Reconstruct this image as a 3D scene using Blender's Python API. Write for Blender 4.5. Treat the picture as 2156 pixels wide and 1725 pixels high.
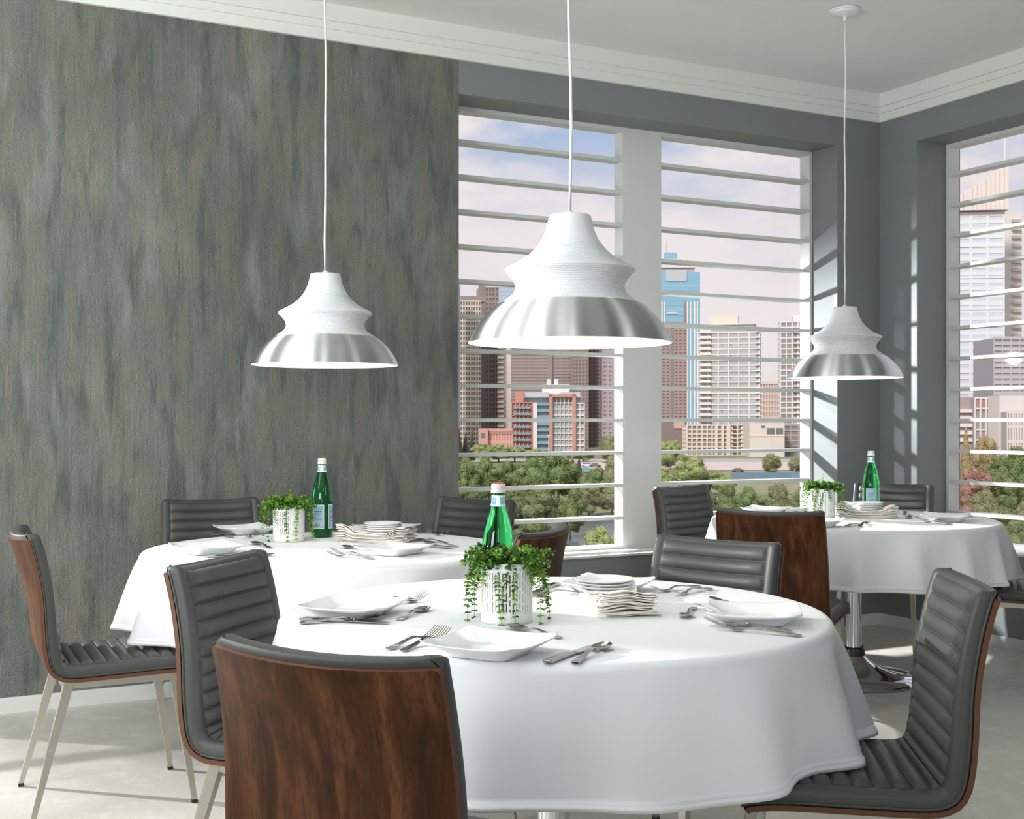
import bpy, bmesh, math, random
from mathutils import Vector, Matrix, noise
random.seed(7)
S = bpy.context.scene
for o in list(bpy.data.objects): bpy.data.objects.remove(o)
COL = S.collection
PI = math.pi

# ------------------------------------------------------------------ camera frame
F, HZ, CX, H = 2573., 885., 1078., 1.26          # focal length and horizon for a 2156x1725 frame, eye height
PHI = math.atan(1340/2573); CP, SP = math.cos(PHI), math.sin(PHI)
YC = H*F/(1313-HZ); XC = (1852-CX)/F*YC         # the room corner seen from the camera
def W(X, Y, z=0.0):                              # camera-aligned ground coordinates -> room coordinates (corner = origin)
    return Vector(((X-XC)*CP+(Y-YC)*SP, -(X-XC)*SP+(Y-YC)*CP, z))
def at(px, py, z):                               # a point of known height
    Y = (H-z)*F/(py-HZ); return W((px-CX)/F*Y, Y, z)
def heading(dx, dy):                             # camera-frame direction -> rotation z of an object whose front is +Y
    rx, ry = dx*CP+dy*SP, -dx*SP+dy*CP
    return math.atan2(-rx, ry)

cam = bpy.data.cameras.new('camera'); co = bpy.data.objects.new('camera', cam); COL.objects.link(co)
cam.sensor_width = 36; cam.lens = F/2156*36; cam.shift_y = (HZ-862.5)/2156
co.location = W(0, 0, H); co.rotation_euler = (PI/2, 0, -PHI)
cam.clip_end = 3000; cam.clip_start = .05
S.camera = co

# ------------------------------------------------------------------ exposure, world, lights
S.view_settings.view_transform = 'Standard'; S.view_settings.look = 'None'
S.view_settings.gamma = 1; S.view_settings.use_curve_mapping = False
S.view_settings.exposure = 0.0
S.cycles.use_denoising = True
S.cycles.max_bounces = 8; S.cycles.diffuse_bounces = 4; S.cycles.glossy_bounces = 4
S.cycles.transmission_bounces = 8; S.cycles.transparent_max_bounces = 12
S.cycles.caustics_reflective = False; S.cycles.caustics_refractive = False
S.cycles.sample_clamp_indirect = 6

def light(name, kind, loc, energy, color=(1,1,1), size=.1, size_y=None, target=None, **kw):
    l = bpy.data.lights.new(name, kind); l.energy = energy; l.color = color
    if kind == 'AREA':
        l.size = size
        if size_y: l.shape = 'RECTANGLE'; l.size_y = size_y
    elif kind in ('POINT', 'SPOT'): l.shadow_soft_size = size
    o = bpy.data.objects.new(name, l); COL.objects.link(o); o.location = loc
    if target is not None:
        o.rotation_euler = (Vector(target)-Vector(loc)).to_track_quat('-Z', 'Y').to_euler()
    for k, v in kw.items(): setattr(l, k, v)
    return o

def nodes(m):
    m.use_nodes = True; nt = m.node_tree; nt.nodes.clear(); return nt
class NT:
    def __init__(s, nt): s.nt = nt
    def n(s, t, **kw):
        nd = s.nt.nodes.new(t)
        for k, v in kw.items():
            if k.startswith('i_'):
                nm = k[2:].replace('_', ' ')
                s.put(nd.inputs[nm], v)
            else: setattr(nd, k, v)
        return nd
    def put(s, sock, v):
        if hasattr(v, 'is_output') or isinstance(v, bpy.types.NodeSocket): s.nt.links.new(v, sock)
        else:
            if isinstance(v, (tuple, list)) and len(v) == 3 and len(sock.default_value) == 4: v = (*v, 1)
            sock.default_value = v
    def mix(s, f, a, b, blend='MIX'):
        nd = s.nt.nodes.new('ShaderNodeMix'); nd.data_type = 'RGBA'; nd.blend_type = blend
        s.put(nd.inputs[0], f); s.put(nd.inputs[6], a); s.put(nd.inputs[7], b); return nd.outputs[2]
    def math(s, op, a, b=0.0):
        nd = s.nt.nodes.new('ShaderNodeMath'); nd.operation = op
        s.put(nd.inputs[0], a); s.put(nd.inputs[1], b); return nd.outputs[0]
    def ramp(s, f, *stops):
        nd = s.nt.nodes.new('ShaderNodeValToRGB'); cr = nd.color_ramp
        while len(cr.elements) < len(stops): cr.elements.new(.5)
        for e, (p, c) in zip(cr.elements, stops):
            e.position = p; e.color = (c, c, c, 1) if not isinstance(c, tuple) else (*c, 1)
        s.put(nd.inputs[0], f); return nd.outputs[0]
    def noise(s, vec, scale, detail=3, rough=.5, dist=0):
        nd = s.nt.nodes.new('ShaderNodeTexNoise'); s.put(nd.inputs['Vector'], vec)
        nd.inputs['Scale'].default_value = scale; nd.inputs['Detail'].default_value = detail
        nd.inputs['Roughness'].default_value = rough; nd.inputs['Distortion'].default_value = dist
        return nd.outputs[0]
    def mapping(s, vec, scale=(1,1,1), loc=(0,0,0)):
        nd = s.nt.nodes.new('ShaderNodeMapping'); s.put(nd.inputs[0], vec)
        nd.inputs['Scale'].default_value = scale; nd.inputs['Location'].default_value = loc
        return nd.outputs[0]
    def bump(s, h, strength=.2, dist=.01):
        nd = s.nt.nodes.new('ShaderNodeBump'); s.put(nd.inputs['Height'], h)
        nd.inputs['Strength'].default_value = strength; nd.inputs['Distance'].default_value = dist
        return nd.outputs[0]
def srgb(r, g, b):
    f = lambda c: c/255/12.92 if c/255 <= .04045 else ((c/255+.055)/1.055)**2.4
    return (f(r), f(g), f(b))

# sky: pale blue above, bright cloud banks, whitening towards the horizon
wd = bpy.data.worlds.new('sky'); S.world = wd; wd.use_nodes = True; wd.node_tree.nodes.clear()
t = NT(wd.node_tree)
g = t.n('ShaderNodeTexCoord').outputs['Generated']
sep = t.n('ShaderNodeSeparateXYZ', i_Vector=g).outputs
el = t.math('MAXIMUM', sep['Z'], 0.0)
blue = t.mix(t.ramp(el, (.0, 0.), (.15, .15), (.23, .8), (.45, 1.)), srgb(240,234,235), srgb(150,184,224))
cl = t.noise(t.mapping(g, (1, 1, 2.2), (.32, .05, .12)), 5.2, 7, .56)
cloud = t.ramp(cl, (.41, 0.), (.54, 1.))
skyc = t.mix(cloud, blue, srgb(243,236,237))
bg = t.n('ShaderNodeBackground', i_Color=skyc, i_Strength=1.0)
t.nt.links.new(bg.outputs[0], t.n('ShaderNodeOutputWorld').inputs[0])

sun = light('sun', 'SUN', (0, 0, 40), 3.1, (1, .97, .93), target=None)
sun.rotation_euler = Vector((.62, .42, -.62)).to_track_quat('-Z', 'Y').to_euler(); sun.data.angle = .12
# lamps standing outside the windows, as on the set
light('window_lamp', 'SPOT', (-2.27, 1.47, 1.78), 1250, (.97, .99, 1), .03, target=(-.55, .25, .45), spot_size=math.radians(100), spot_blend=.5)
light('window_lamp', 'SPOT', (-9.6, 3.3, 2.9), 3900, (.98, .99, 1), .06, target=(-5.2, -.9, .2), spot_size=math.radians(62), spot_blend=.3)
# unseen soft boxes added for fill, beside and behind the camera, one of them turned up to the ceiling, and long strip lights added overhead
SOFT = (.95, .975, 1)
light('fill_soft_box', 'AREA', (-6.9, -2.3, 2.5), 34, SOFT, .9, 1.2, target=(-4.1, -.5, 2.1))
light('fill_soft_box', 'AREA', (-6.5, -7.9, 2.0), 42, SOFT, .3, 2.2, target=(-3.2, -2, 1.2))
light('fill_soft_box', 'AREA', (-1.0, -6.6, 2.6), 26, SOFT, 1.0, 1.2, target=(-2.5, -2, 1.0))  # added to lift the floor and cloth on the right
light('fill_soft_box', 'AREA', (-7.0, -4.1, 1.6), 112, SOFT, 1.2, 1.2, target=(-6.2, -2.7, 3.3))  # added uplight: bounces off the ceiling as soft ambient fill
light('fill_soft_box', 'AREA', (-8.0, -1.7, 1.0), 46, SOFT, .5, .5, target=(-5.3, -1.6, .75))  # added low down to brighten the back of the far left chair
for X, wd, e_ in ((-.35, .42, 17), (-1.7, .2, 6), (1.5, .22, 8)):
    o = light('added_strip_light', 'AREA', W(X, .35, 3.24), e_, SOFT, wd, 3.4); o.rotation_euler = (0, 0, -PHI)  # added so that their reflections draw bands on the metal shades

# ------------------------------------------------------------------ materials
MATS = {}
def mat(name, color=(.8,.8,.8), rough=.5, metal=0., spec=.5, build=None, **kw):
    if name in MATS: return MATS[name]
    m = bpy.data.materials.new(name); nt = nodes(m); t = NT(nt)
    p = t.n('ShaderNodeBsdfPrincipled'); o = t.n('ShaderNodeOutputMaterial')
    nt.links.new(p.outputs[0], o.inputs[0])
    p.inputs['Base Color'].default_value = (*color, 1); p.inputs['Roughness'].default_value = rough
    p.inputs['Metallic'].default_value = metal; p.inputs['Specular IOR Level'].default_value = spec
    for k, v in kw.items(): p.inputs[k.replace('_', ' ')].default_value = v
    if build: build(t, p, o)
    MATS[name] = m; return m
def objc(t): return t.n('ShaderNodeTexCoord').outputs['Object']

def b_paint(t, p, o):
    v = objc(t); n = t.noise(v, 55, 3); t.put(p.inputs['Normal'], t.bump(n, .12, .004))
def b_grey(t, p, o):
    v = objc(t); n = t.noise(v, 1.3, 4)
    t.put(p.inputs['Base Color'], t.mix(n, srgb(120,126,126), srgb(127,132,131)))
    t.put(p.inputs['Normal'], t.bump(t.noise(v, 70, 3), .12, .004))
PAINT = mat('grey_wall_paint', rough=.55, build=b_grey)
WHITE = mat('white_trim_paint', srgb(214,216,212), .45, build=b_paint)
CEIL = mat('ceiling_paint', srgb(222,225,219), .8, build=b_paint)
def b_accent(t, p, o):
    v = objc(t)
    warp = t.mapping(v, (1, 1, 1))
    a = t.noise(t.mapping(warp, (3.0, 1, 1.2)), 1.5, 4, .55, .3)
    b = t.noise(t.mapping(warp, (9, 1, 1.9), (3, 0, 1)), 1.35, 4, .55, .35)
    e = t.noise(t.mapping(warp, (6.5, 1, 1.5), (9, 0, 5)), 1.35, 4, .55, .3)
    d = t.noise(t.mapping(warp, (60, 1, 3.2), (7, 0, 2)), 1.3, 4, .6)
    m_ = t.noise(t.mapping(v, (1.1, 1, 1.0), (1.3, 0, .4)), 1.2, 3)
    base = t.mix(t.ramp(a, (.36, 0.), (.64, 1.)), srgb(120,119,106), srgb(104,108,105))
    base = t.mix(t.ramp(m_, (.35, 0.), (.65, .8)), base, srgb(92,93,87))
    base = t.mix(t.math('MULTIPLY', t.ramp(b, (.49, 0.), (.63, 1.)), .9), base, srgb(78,85,83))
    base = t.mix(t.math('MULTIPLY', t.ramp(e, (.30, 1.), (.46, 0.)), .5), base, srgb(138,144,139))
    base = t.mix(t.math('MULTIPLY', t.ramp(e, (.56, 0.), (.70, 1.)), .45), base, srgb(118,114,92))
    base = t.mix(t.math('MULTIPLY', t.ramp(d, (.55, 0.), (.72, 1.)), .22), base, srgb(158,164,160))
    base = t.mix(t.math('MULTIPLY', t.ramp(d, (.28, 1.), (.42, 0.)), .22), base, srgb(84,88,84))
    t.put(p.inputs['Base Color'], base)
    t.put(p.inputs['Roughness'], t.ramp(b, (.3, .42), (.7, .6)))
    st = t.noise(v, 105, 4, .6)
    t.put(p.inputs['Normal'], t.bump(t.math('ADD', st, t.math('MULTIPLY', d, .5)), .9, .008))
ACCENT = mat('streaked_plaster', rough=.5, build=b_accent)
def b_floor(t, p, o):
    v = objc(t)
    a = t.noise(v, 1.1, 6, .62, .5); b = t.noise(v, 9, 5, .6); c = t.noise(v, 60, 3)
    base = t.mix(t.ramp(a, (.3, 0.), (.7, 1.)), srgb(190,187,177), srgb(207,205,196))
    base = t.mix(t.math('MULTIPLY', t.ramp(b, (.5, 0.), (.72, 1.)), .6), base, srgb(222,220,212))
    base = t.mix(t.math('MULTIPLY', t.ramp(c, (.55, 0.), (.75, 1.)), .35), base, srgb(166,160,148))
    t.put(p.inputs['Base Color'], base); t.put(p.inputs['Roughness'], t.ramp(a, (.3, .42), (.7, .58)))
    t.put(p.inputs['Normal'], t.bump(b, .08, .004))
FLOOR = mat('concrete_floor', rough=.5, build=b_floor)
def b_cloth(t, p, o):
    v = objc(t); n = t.noise(v, 420, 2); f = t.noise(v, 7, 4)
    t.put(p.inputs['Normal'], t.bump(t.math('ADD', t.math('MULTIPLY', n, .25), f), .12, .006))
CLOTH = mat('white_tablecloth', srgb(236,237,238), .85, spec=.2, build=b_cloth, Sheen_Weight=.15)
def b_linen(t, p, o):
    v = objc(t); t.put(p.inputs['Normal'], t.bump(t.noise(v, 500, 2), .25, .002))
LINEN = mat('linen', srgb(240,236,228), .9, spec=.15, build=b_linen)
def b_leather(t, p, o):
    v = objc(t); n = t.noise(v, 1.5, 2)
    t.put(p.inputs['Base Color'], t.mix(n, srgb(66,67,66), srgb(73,74,72)))
    t.put(p.inputs['Normal'], t.bump(t.n('ShaderNodeTexVoronoi', i_Vector=v, i_Scale=420.).outputs[0], .08, .001))
LEATHER = mat('charcoal_leather', rough=.47, spec=.4, build=b_leather)
THREAD = mat('grey_thread', srgb(58,59,58), .7)
def b_wood(t, p, o):
    v = objc(t); r = t.n('ShaderNodeObjectInfo').outputs['Random']
    off = t.n('ShaderNodeCombineXYZ', i_X=t.math('MULTIPLY', r, 7.), i_Z=t.math('MULTIPLY', r, 3.)).outputs[0]
    va = t.n('ShaderNodeVectorMath', operation='ADD'); t.put(va.inputs[0], v); t.put(va.inputs[1], off); v = va.outputs[0]
    big = t.noise(t.mapping(v, (13, 13, .8)), 1.3, 3, .5, 1.1)
    grain = t.noise(t.mapping(v, (60, 60, 1.6)), 1.5, 5, .65, .4)
    fine = t.noise(t.mapping(v, (320, 320, 7)), 1.0, 3, .6)
    base = t.ramp(big, (.30, srgb(52,29,15)), (.5, srgb(79,47,26)), (.70, srgb(104,66,39)))
    base = t.mix(t.math('MULTIPLY', t.ramp(grain, (.45, 0.), (.68, 1.)), .7), base, srgb(44,26,16))
    base = t.mix(t.math('MULTIPLY', t.ramp(fine, (.5, 0.), (.72, 1.)), .35), base, srgb(40,24,15))
    t.put(p.inputs['Base Color'], base)
    t.put(p.inputs['Normal'], t.bump(fine, .05, .001))
WALNUT = mat('walnut_veneer', rough=.45, spec=.14, build=b_wood)
PLY = mat('plywood_edge', srgb(96,58,33), .55)
def b_brush(t, p, o):
    v = objc(t); n = t.noise(t.mapping(v, (90, 90, 4)), 3, 3); t.put(p.inputs['Roughness'], t.ramp(n, (.3, .28), (.7, .42)))
STEEL = mat('brushed_steel', srgb(190,186,176), .35, 1., build=b_brush)
CHROME = mat('chrome', (.86,.86,.87), .06, 1.)
CUTLERY = mat('polished_cutlery', (.46,.44,.42), .12, 1.)
RUBBER = mat('black_rubber', (.02,.02,.02), .6)
def b_alu(t, p, o):
    v = objc(t); n = t.noise(t.mapping(v, (2, 2, 700)), 1.0, 2)
    tg = t.n('ShaderNodeTangent', direction_type='RADIAL', axis='Z'); t.nt.links.new(tg.outputs[0], p.inputs['Tangent'])
ALU = mat('brushed_aluminium', (.70,.70,.70), .42, 1., build=b_alu, Anisotropic=1., Anisotropic_Rotation=.25)
SHADE = mat('white_lacquer', srgb(226,228,228), .38)
INNER = mat('white_enamel', srgb(250,249,244), .6)
CORD = mat('white_cord', srgb(235,235,230), .5)
PORCELAIN = mat('porcelain', srgb(240,241,240), .12, spec=.5, Coat_Weight=.4, Coat_Roughness=.04)
POT = mat('matte_ceramic', srgb(240,239,235), .5)
LINER = mat('pot_liner', srgb(112,96,80), .8)
def b_leaf(c1, c2):
    def f(t, p, o):
        v = objc(t); n = t.noise(v, 48, 2)
        c = t.mix(t.ramp(n, (.35, 0.), (.65, 1.)), c1, c2)
        t.put(p.inputs['Base Color'], c)
        tr = t.n('ShaderNodeBsdfTranslucent', i_Color=c); mx = t.n('ShaderNodeMixShader', i_Fac=.3)
        t.nt.links.new(p.outputs[0], mx.inputs[1]); t.nt.links.new(tr.outputs[0], mx.inputs[2])
        t.nt.links.new(mx.outputs[0], o.inputs[0])
    return f
LEAF = mat('fleshy_leaf', rough=.35, build=b_leaf(srgb(24,66,28), srgb(78,132,40)))
LEAFLIGHT = mat('young_leaf', rough=.35, build=b_leaf(srgb(92,144,36), srgb(150,190,60)))
BULB = mat('lit_bulb', (1,1,1), .5, Emission_Color=(1,.97,.92,1), Emission_Strength=14.)
def b_green(t, p, o): pass
BOTTLE = mat('green_glass', (.06,.68,.20), .0, build=b_green, Transmission_Weight=1., IOR=1.36)
CAP = mat('pale_cap', srgb(226,214,212), .35)
CAPRED = mat('red_cap_seal', srgb(176,48,44), .4)
LABELW = mat('label_paper', srgb(240,242,242), .5)
LABELB = mat('label_blue', srgb(166,206,222), .5)
INK = mat('label_ink', srgb(40,70,120), .5)
INKK = mat('dark_ink', srgb(24,44,52), .5)
def glass_mat(name, tint, refl):
    m = bpy.data.materials.new(name); nt = nodes(m); t = NT(nt)
    tr = t.n('ShaderNodeBsdfTransparent', i_Color=tint); gl = t.n('ShaderNodeBsdfGlossy', i_Roughness=.02)
    fr = t.n('ShaderNodeFresnel', i_IOR=1.25)
    mx = t.n('ShaderNodeMixShader', i_Fac=t.math('MULTIPLY', fr.outputs[0], refl))
    nt.links.new(tr.outputs[0], mx.inputs[1]); nt.links.new(gl.outputs[0], mx.inputs[2])
    nt.links.new(mx.outputs[0], t.n('ShaderNodeOutputMaterial').inputs[0]); return m
PANE = glass_mat('window_glass', (.98,.975,.975), .5)

# ------------------------------------------------------------------ mesh helpers
class MB:
    def __init__(s): s.v = []; s.f = []; s.m = []
    def add(s, vs, fs, mi=0):
        b = len(s.v); s.v += [tuple(v) for v in vs]; s.f += [tuple(i+b for i in f) for f in fs]; s.m += [mi]*len(fs); return s
    def box(s, x0, x1, y0, y1, z0, z1, mi=0, M=None):
        vs = [Vector((x, y, z)) for z in (z0, z1) for y in (y0, y1) for x in (x0, x1)]
        if M is not None: vs = [M @ v for v in vs]
        return s.add(vs, [(0,2,3,1), (4,5,7,6), (0,1,5,4), (2,6,7,3), (0,4,6,2), (1,3,7,5)], mi)
    def tube(s, pts, r, n=8, mi=0, cap=True):
        pts = [Vector(p) for p in pts]; rs = r if isinstance(r, (list, tuple)) else [r]*len(pts)
        vs = []; up = None
        for i, p in enumerate(pts):
            d = (pts[min(i+1, len(pts)-1)]-pts[max(i-1, 0)]).normalized()
            if up is None: up = Vector((1, 0, 0)) if abs(d.x) < .9 else Vector((0, 1, 0))
            a = d.cross(up).normalized(); b = d.cross(a); up = b.cross(d)
            vs += [p+(a*math.cos(2*PI*k/n)+b*math.sin(2*PI*k/n))*rs[i] for k in range(n)]
        fs = [(i*n+k, i*n+(k+1)%n, (i+1)*n+(k+1)%n, (i+1)*n+k) for i in range(len(pts)-1) for k in range(n)]
        if cap: fs += [tuple(range(n))[::-1], tuple((len(pts)-1)*n+k for k in range(n))]
        return s.add(vs, fs, mi)
    def lathe(s, prof, n=64, mi=0, close=False):
        vs = [(r*math.cos(2*PI*k/n), r*math.sin(2*PI*k/n), z) for r, z in prof for k in range(n)]
        fs = [(i*n+k, i*n+(k+1)%n, (i+1)*n+(k+1)%n, (i+1)*n+k) for i in range(len(prof)-1) for k in range(n)]
        if close: fs += [tuple(range(n))[::-1], tuple((len(prof)-1)*n+k for k in range(n))]
        return s.add(vs, fs, mi)
    def sect(s, secs, mi=0):                     # loft square sections given as (center, half x, half y)
        vs = []
        for c, hx, hy in secs:
            c = Vector(c); vs += [c+Vector((a*hx, b*hy, 0)) for a, b in ((-1,-1), (1,-1), (1,1), (-1,1))]
        fs = [(i*4+k, i*4+(k+1)%4, i*4+4+(k+1)%4, i*4+4+k) for i in range(len(secs)-1) for k in range(4)]
        fs += [(3,2,1,0), tuple((len(secs)-1)*4+k for k in range(4))]
        return s.add(vs, fs, mi)
    def mesh(s, name, mats, smooth=False, angle=None):
        me = bpy.data.meshes.new(name); me.from_pydata(s.v, [], s.f)
        for m in (mats if isinstance(mats, (list, tuple)) else [mats]): me.materials.append(m)
        me.polygons.foreach_set('material_index', s.m)
        if smooth:
            me.polygons.foreach_set('use_smooth', [True]*len(s.f))
            if angle: me.set_sharp_from_angle(angle=math.radians(angle))
        me.update(); return me
    def obj(s, name, mats, parent=None, smooth=False, angle=None, recalc=True, **tags):
        me = s.mesh(name, mats, smooth, None)
        if recalc:
            bm = bmesh.new(); bm.from_mesh(me); bmesh.ops.recalc_face_normals(bm, faces=bm.faces); bm.to_mesh(me); bm.free()
        if smooth and angle: me.set_sharp_from_angle(angle=math.radians(angle))
        return put(name, me, parent, **tags)
def put(name, data, parent=None, loc=None, rz=None, **tags):
    o = bpy.data.objects.new(name, data); COL.objects.link(o)
    if parent is not None: o.parent = parent
    if loc is not None: o.location = loc
    if rz is not None: o.rotation_euler = (0, 0, rz)
    for k, v in tags.items(): o[k] = v
    return o
def thing(name, label, cat, loc=(0,0,0), rz=0, group=None, kind=None):
    o = put(name, None, None, loc, rz, label=label, category=cat); o.empty_display_size = .1
    if group: o['group'] = group
    if kind: o['kind'] = kind
    return o
def tag(o, label, cat, group=None):
    o['label'] = label; o['category'] = cat
    if group: o['group'] = group
    return o
def dup(root, label, loc, rz, group=None, scale=None):
    r = root.copy(); COL.objects.link(r); r.location = loc; r.rotation_euler = (0, 0, rz)
    if label: r['label'] = label
    if group: r['group'] = group
    if scale: r.scale = scale
    for ch in list(root.children):
        c = ch.copy(); COL.objects.link(c); c.parent = r
        for gch in ch.children:
            d = gch.copy(); COL.objects.link(d); d.parent = c
    return r
def struct(name, mb, mats, parent=None, **kw):
    o = mb.obj(name, mats, parent, **kw)
    if parent is None: o['kind'] = 'structure'
    return o

# ------------------------------------------------------------------ room shell
CZ = 3.265                                        # ceiling height
X0, Y0 = -9.2, -8.6                               # far sides of the room, behind the camera
BL, BR, SILL, HEAD = -2.876, -.343, .528, 2.93    # back window opening
RA, RB = -.305, -2.84                             # right window opening along y
TL, TR = -8.4, -5.62                              # tall window further left, outside the picture
struct('floor', MB().box(X0-.3, .3, Y0-.3, .34, -.25, 0), FLOOR)
struct('ceiling', MB().box(X0-.3, .45, -3.7, .45, CZ, CZ+.25), CEIL)
struct('ceiling', MB().box(X0-.3, .45, Y0-.3, -3.7, CZ, CZ+.25), PAINT)
w = MB()
w.box(BL, .34, 0, .33, HEAD, CZ).box(BL, .34, 0, .33, 0, SILL-.004).box(BR, .34, 0, .33, SILL-.004, HEAD)
struct('wall_back', w, PAINT)
w = MB(); w.box(TR, BL, 0, .33, 0, CZ).box(TL, TR, 0, .33, 3.0, CZ).box(X0-.3, TL, 0, .33, 0, CZ)
struct('wall_back', w, ACCENT)
w = MB()
w.box(0, .36, RB, RA, HEAD, CZ).box(0, .36, RB, RA, 0, SILL-.008).box(0, .36, RA, 0, 0, CZ).box(0, .36, Y0-.3, RB, 0, CZ)
struct('wall_right', w, PAINT)
struct('wall_left', MB().box(X0-.3, X0, Y0-.3, 0, 0, CZ), WHITE)
struct('wall_front', MB().box(X0, 0, Y0-.3, Y0, 0, CZ), PAINT)
# stepped crown moulding and skirting
c1 = MB(); c2 = MB()
for d, z0, z1 in ((.018, 3.10, 3.150), (.032, 3.150, 3.186), (.048, 3.186, CZ)):
    c1.box(X0, -d, -d, 0, z0, z1); c2.box(-d, 0, Y0, 0, z0, z1)
struct('trim_1', c1, CEIL); struct('trim_2', c2, CEIL)
b = MB(); b.box(TR, 0, -.012, 0, 0, .060).box(TR, 0, -.008, 0, .060, .067); struct('baseboard_back', b, WHITE)
b = MB(); b.box(-.012, 0, Y0, 0, 0, .060).box(-.008, 0, Y0, 0, .060, .067); struct('baseboard_right', b, WHITE)

# windows: shelf-like slats of white board between frame boards, glass behind
def window(name, label, M, lights, pillars, x0, x1):
    """local frame: x along the wall, y outwards from the frame face, z up"""
    r = thing(name, label, 'window', kind='structure'); del r['category']
    r.matrix_world = M
    f = MB(); f.box(x0, x1, 0, .089, HEAD-.022, HEAD); struct('frame_head', f, WHITE, r)
    f = MB(); f.box(x0, x1, 0, .089, SILL, SILL+.019); struct('frame_sill', f, WHITE, r)
    f = MB(); f.box(x0, x1, -.24, 0, SILL-.012, SILL); struct('sill_board', f, WHITE, r)
    for a, c in lights:
        for q in ((a, a+.019), (c-.019, c)):
            struct('frame_jamb', MB().box(q[0], q[1], .001, .0885, SILL+.019, HEAD-.022), WHITE, r)
        sl = None
        for k in range(12):
            z = 2.755-.1857*k
            if sl is None:
                me = MB().box(a+.019, c-.019, .002, .087, -.019, 0).mesh('slat', WHITE); sl = me
            put('slat', me, r, (0, 0, z))
        put('pane', MB().box(a+.005, c-.005, .090, .096, SILL+.005, HEAD-.01).mesh('pane', PANE), r)
    for a, c in pillars:
        struct('mullion', MB().box(a, c, 0, .12, SILL+.019, HEAD-.022), WHITE, r)
    return r
window('window_1', 'back wall window with two lights of white horizontal slats and a wide pillar',
       Matrix.Translation((0, .222, 0)), [(BL, -1.721), (-1.496, BR-.004)], [(-1.721, -1.496)], BL, BR-.004)
MR = Matrix.Translation((.238, 0, 0)) @ Matrix.Rotation(-PI/2, 4, 'Z')
window('window_2', 'right wall window with white horizontal slats', MR, [(-RA+.003, 1.46), (1.685, -RB)], [(1.46, 1.685)], -RA+.003, -RB)
# the tall glazed opening further left, which lets the low light in across the floor
r = put('window_3', None, None, (0, .2, 0)); r['kind'] = 'structure'
for z in (.3, .75, 1.2, 1.65, 2.1, 2.55): struct('slat', MB().box(TL, TR, 0, .06, z, z+.03), WHITE, r)
struct('mullion', MB().box(-7.1, -6.95, 0, .07, 0, 3.0), WHITE, r)
put('pane', MB().box(TL, TR, .08, .086, 0, 3.0).mesh('pane', PANE), r)

# ------------------------------------------------------------------ round tables with cloths
TZ, TR_ = .78, .685
TABLES = {1: W(.105, 3.08), 2: W(-.69, 4.60), 3: W(1.665, 5.97)}
TNAME = {1: 'nearest table', 2: 'table by the streaked wall', 3: 'table in the window corner'}
def table_proto():
    r = thing('dining_table', '', 'table')
    p = MB(); p.lathe([(.0, TZ-.032), (.66, TZ-.032), (.675, TZ-.024), (.675, TZ-.008), (.67, TZ-.004), (0, TZ-.004)], 72)
    p.obj('tabletop', mat('tabletop_laminate', srgb(200,198,190), .5), r, True, 30)
    q = MB(); q.lathe([(.041, .125), (.041, TZ-.035)], 40); q.obj('column', CHROME, r, True)
    q = MB(); q.lathe([(.052, .105), (.058, .112), (.058, .15), (.052, .157), (.041, .157)], 40); q.obj('collar', mat('dark_chrome', (.10,.10,.105), .1, 1.), r, True, 40)
    q = MB(); q.lathe([(0, .003), (.33, .003), (.335, .010), (.325, .020), (.24, .034), (.14, .058), (.08, .09), (.055, .118), (0, .118)], 72)
    q.obj('base', CHROME, r, True, 40)
    q = MB(); q.box(-.28, .28, -.03, .03, TZ-.055, TZ-.032).box(-.03, .03, -.28, .28, TZ-.055, TZ-.032); q.obj('bracket', STEEL, r)
    return r
tp = table_proto()
TLAB = {1: 'round pedestal table under the nearest white cloth', 2: 'round pedestal table hidden by the cloth near the streaked wall',
        3: 'round pedestal table with chrome column and base in the window corner'}
for k in (1, 2, 3):
    if k == 1: tp.location = TABLES[1]; tp['label'] = TLAB[1]; tp['group'] = 'round dining tables'
    else: dup(tp, TLAB[k], TABLES[k], .4*k, 'round dining tables')

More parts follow.
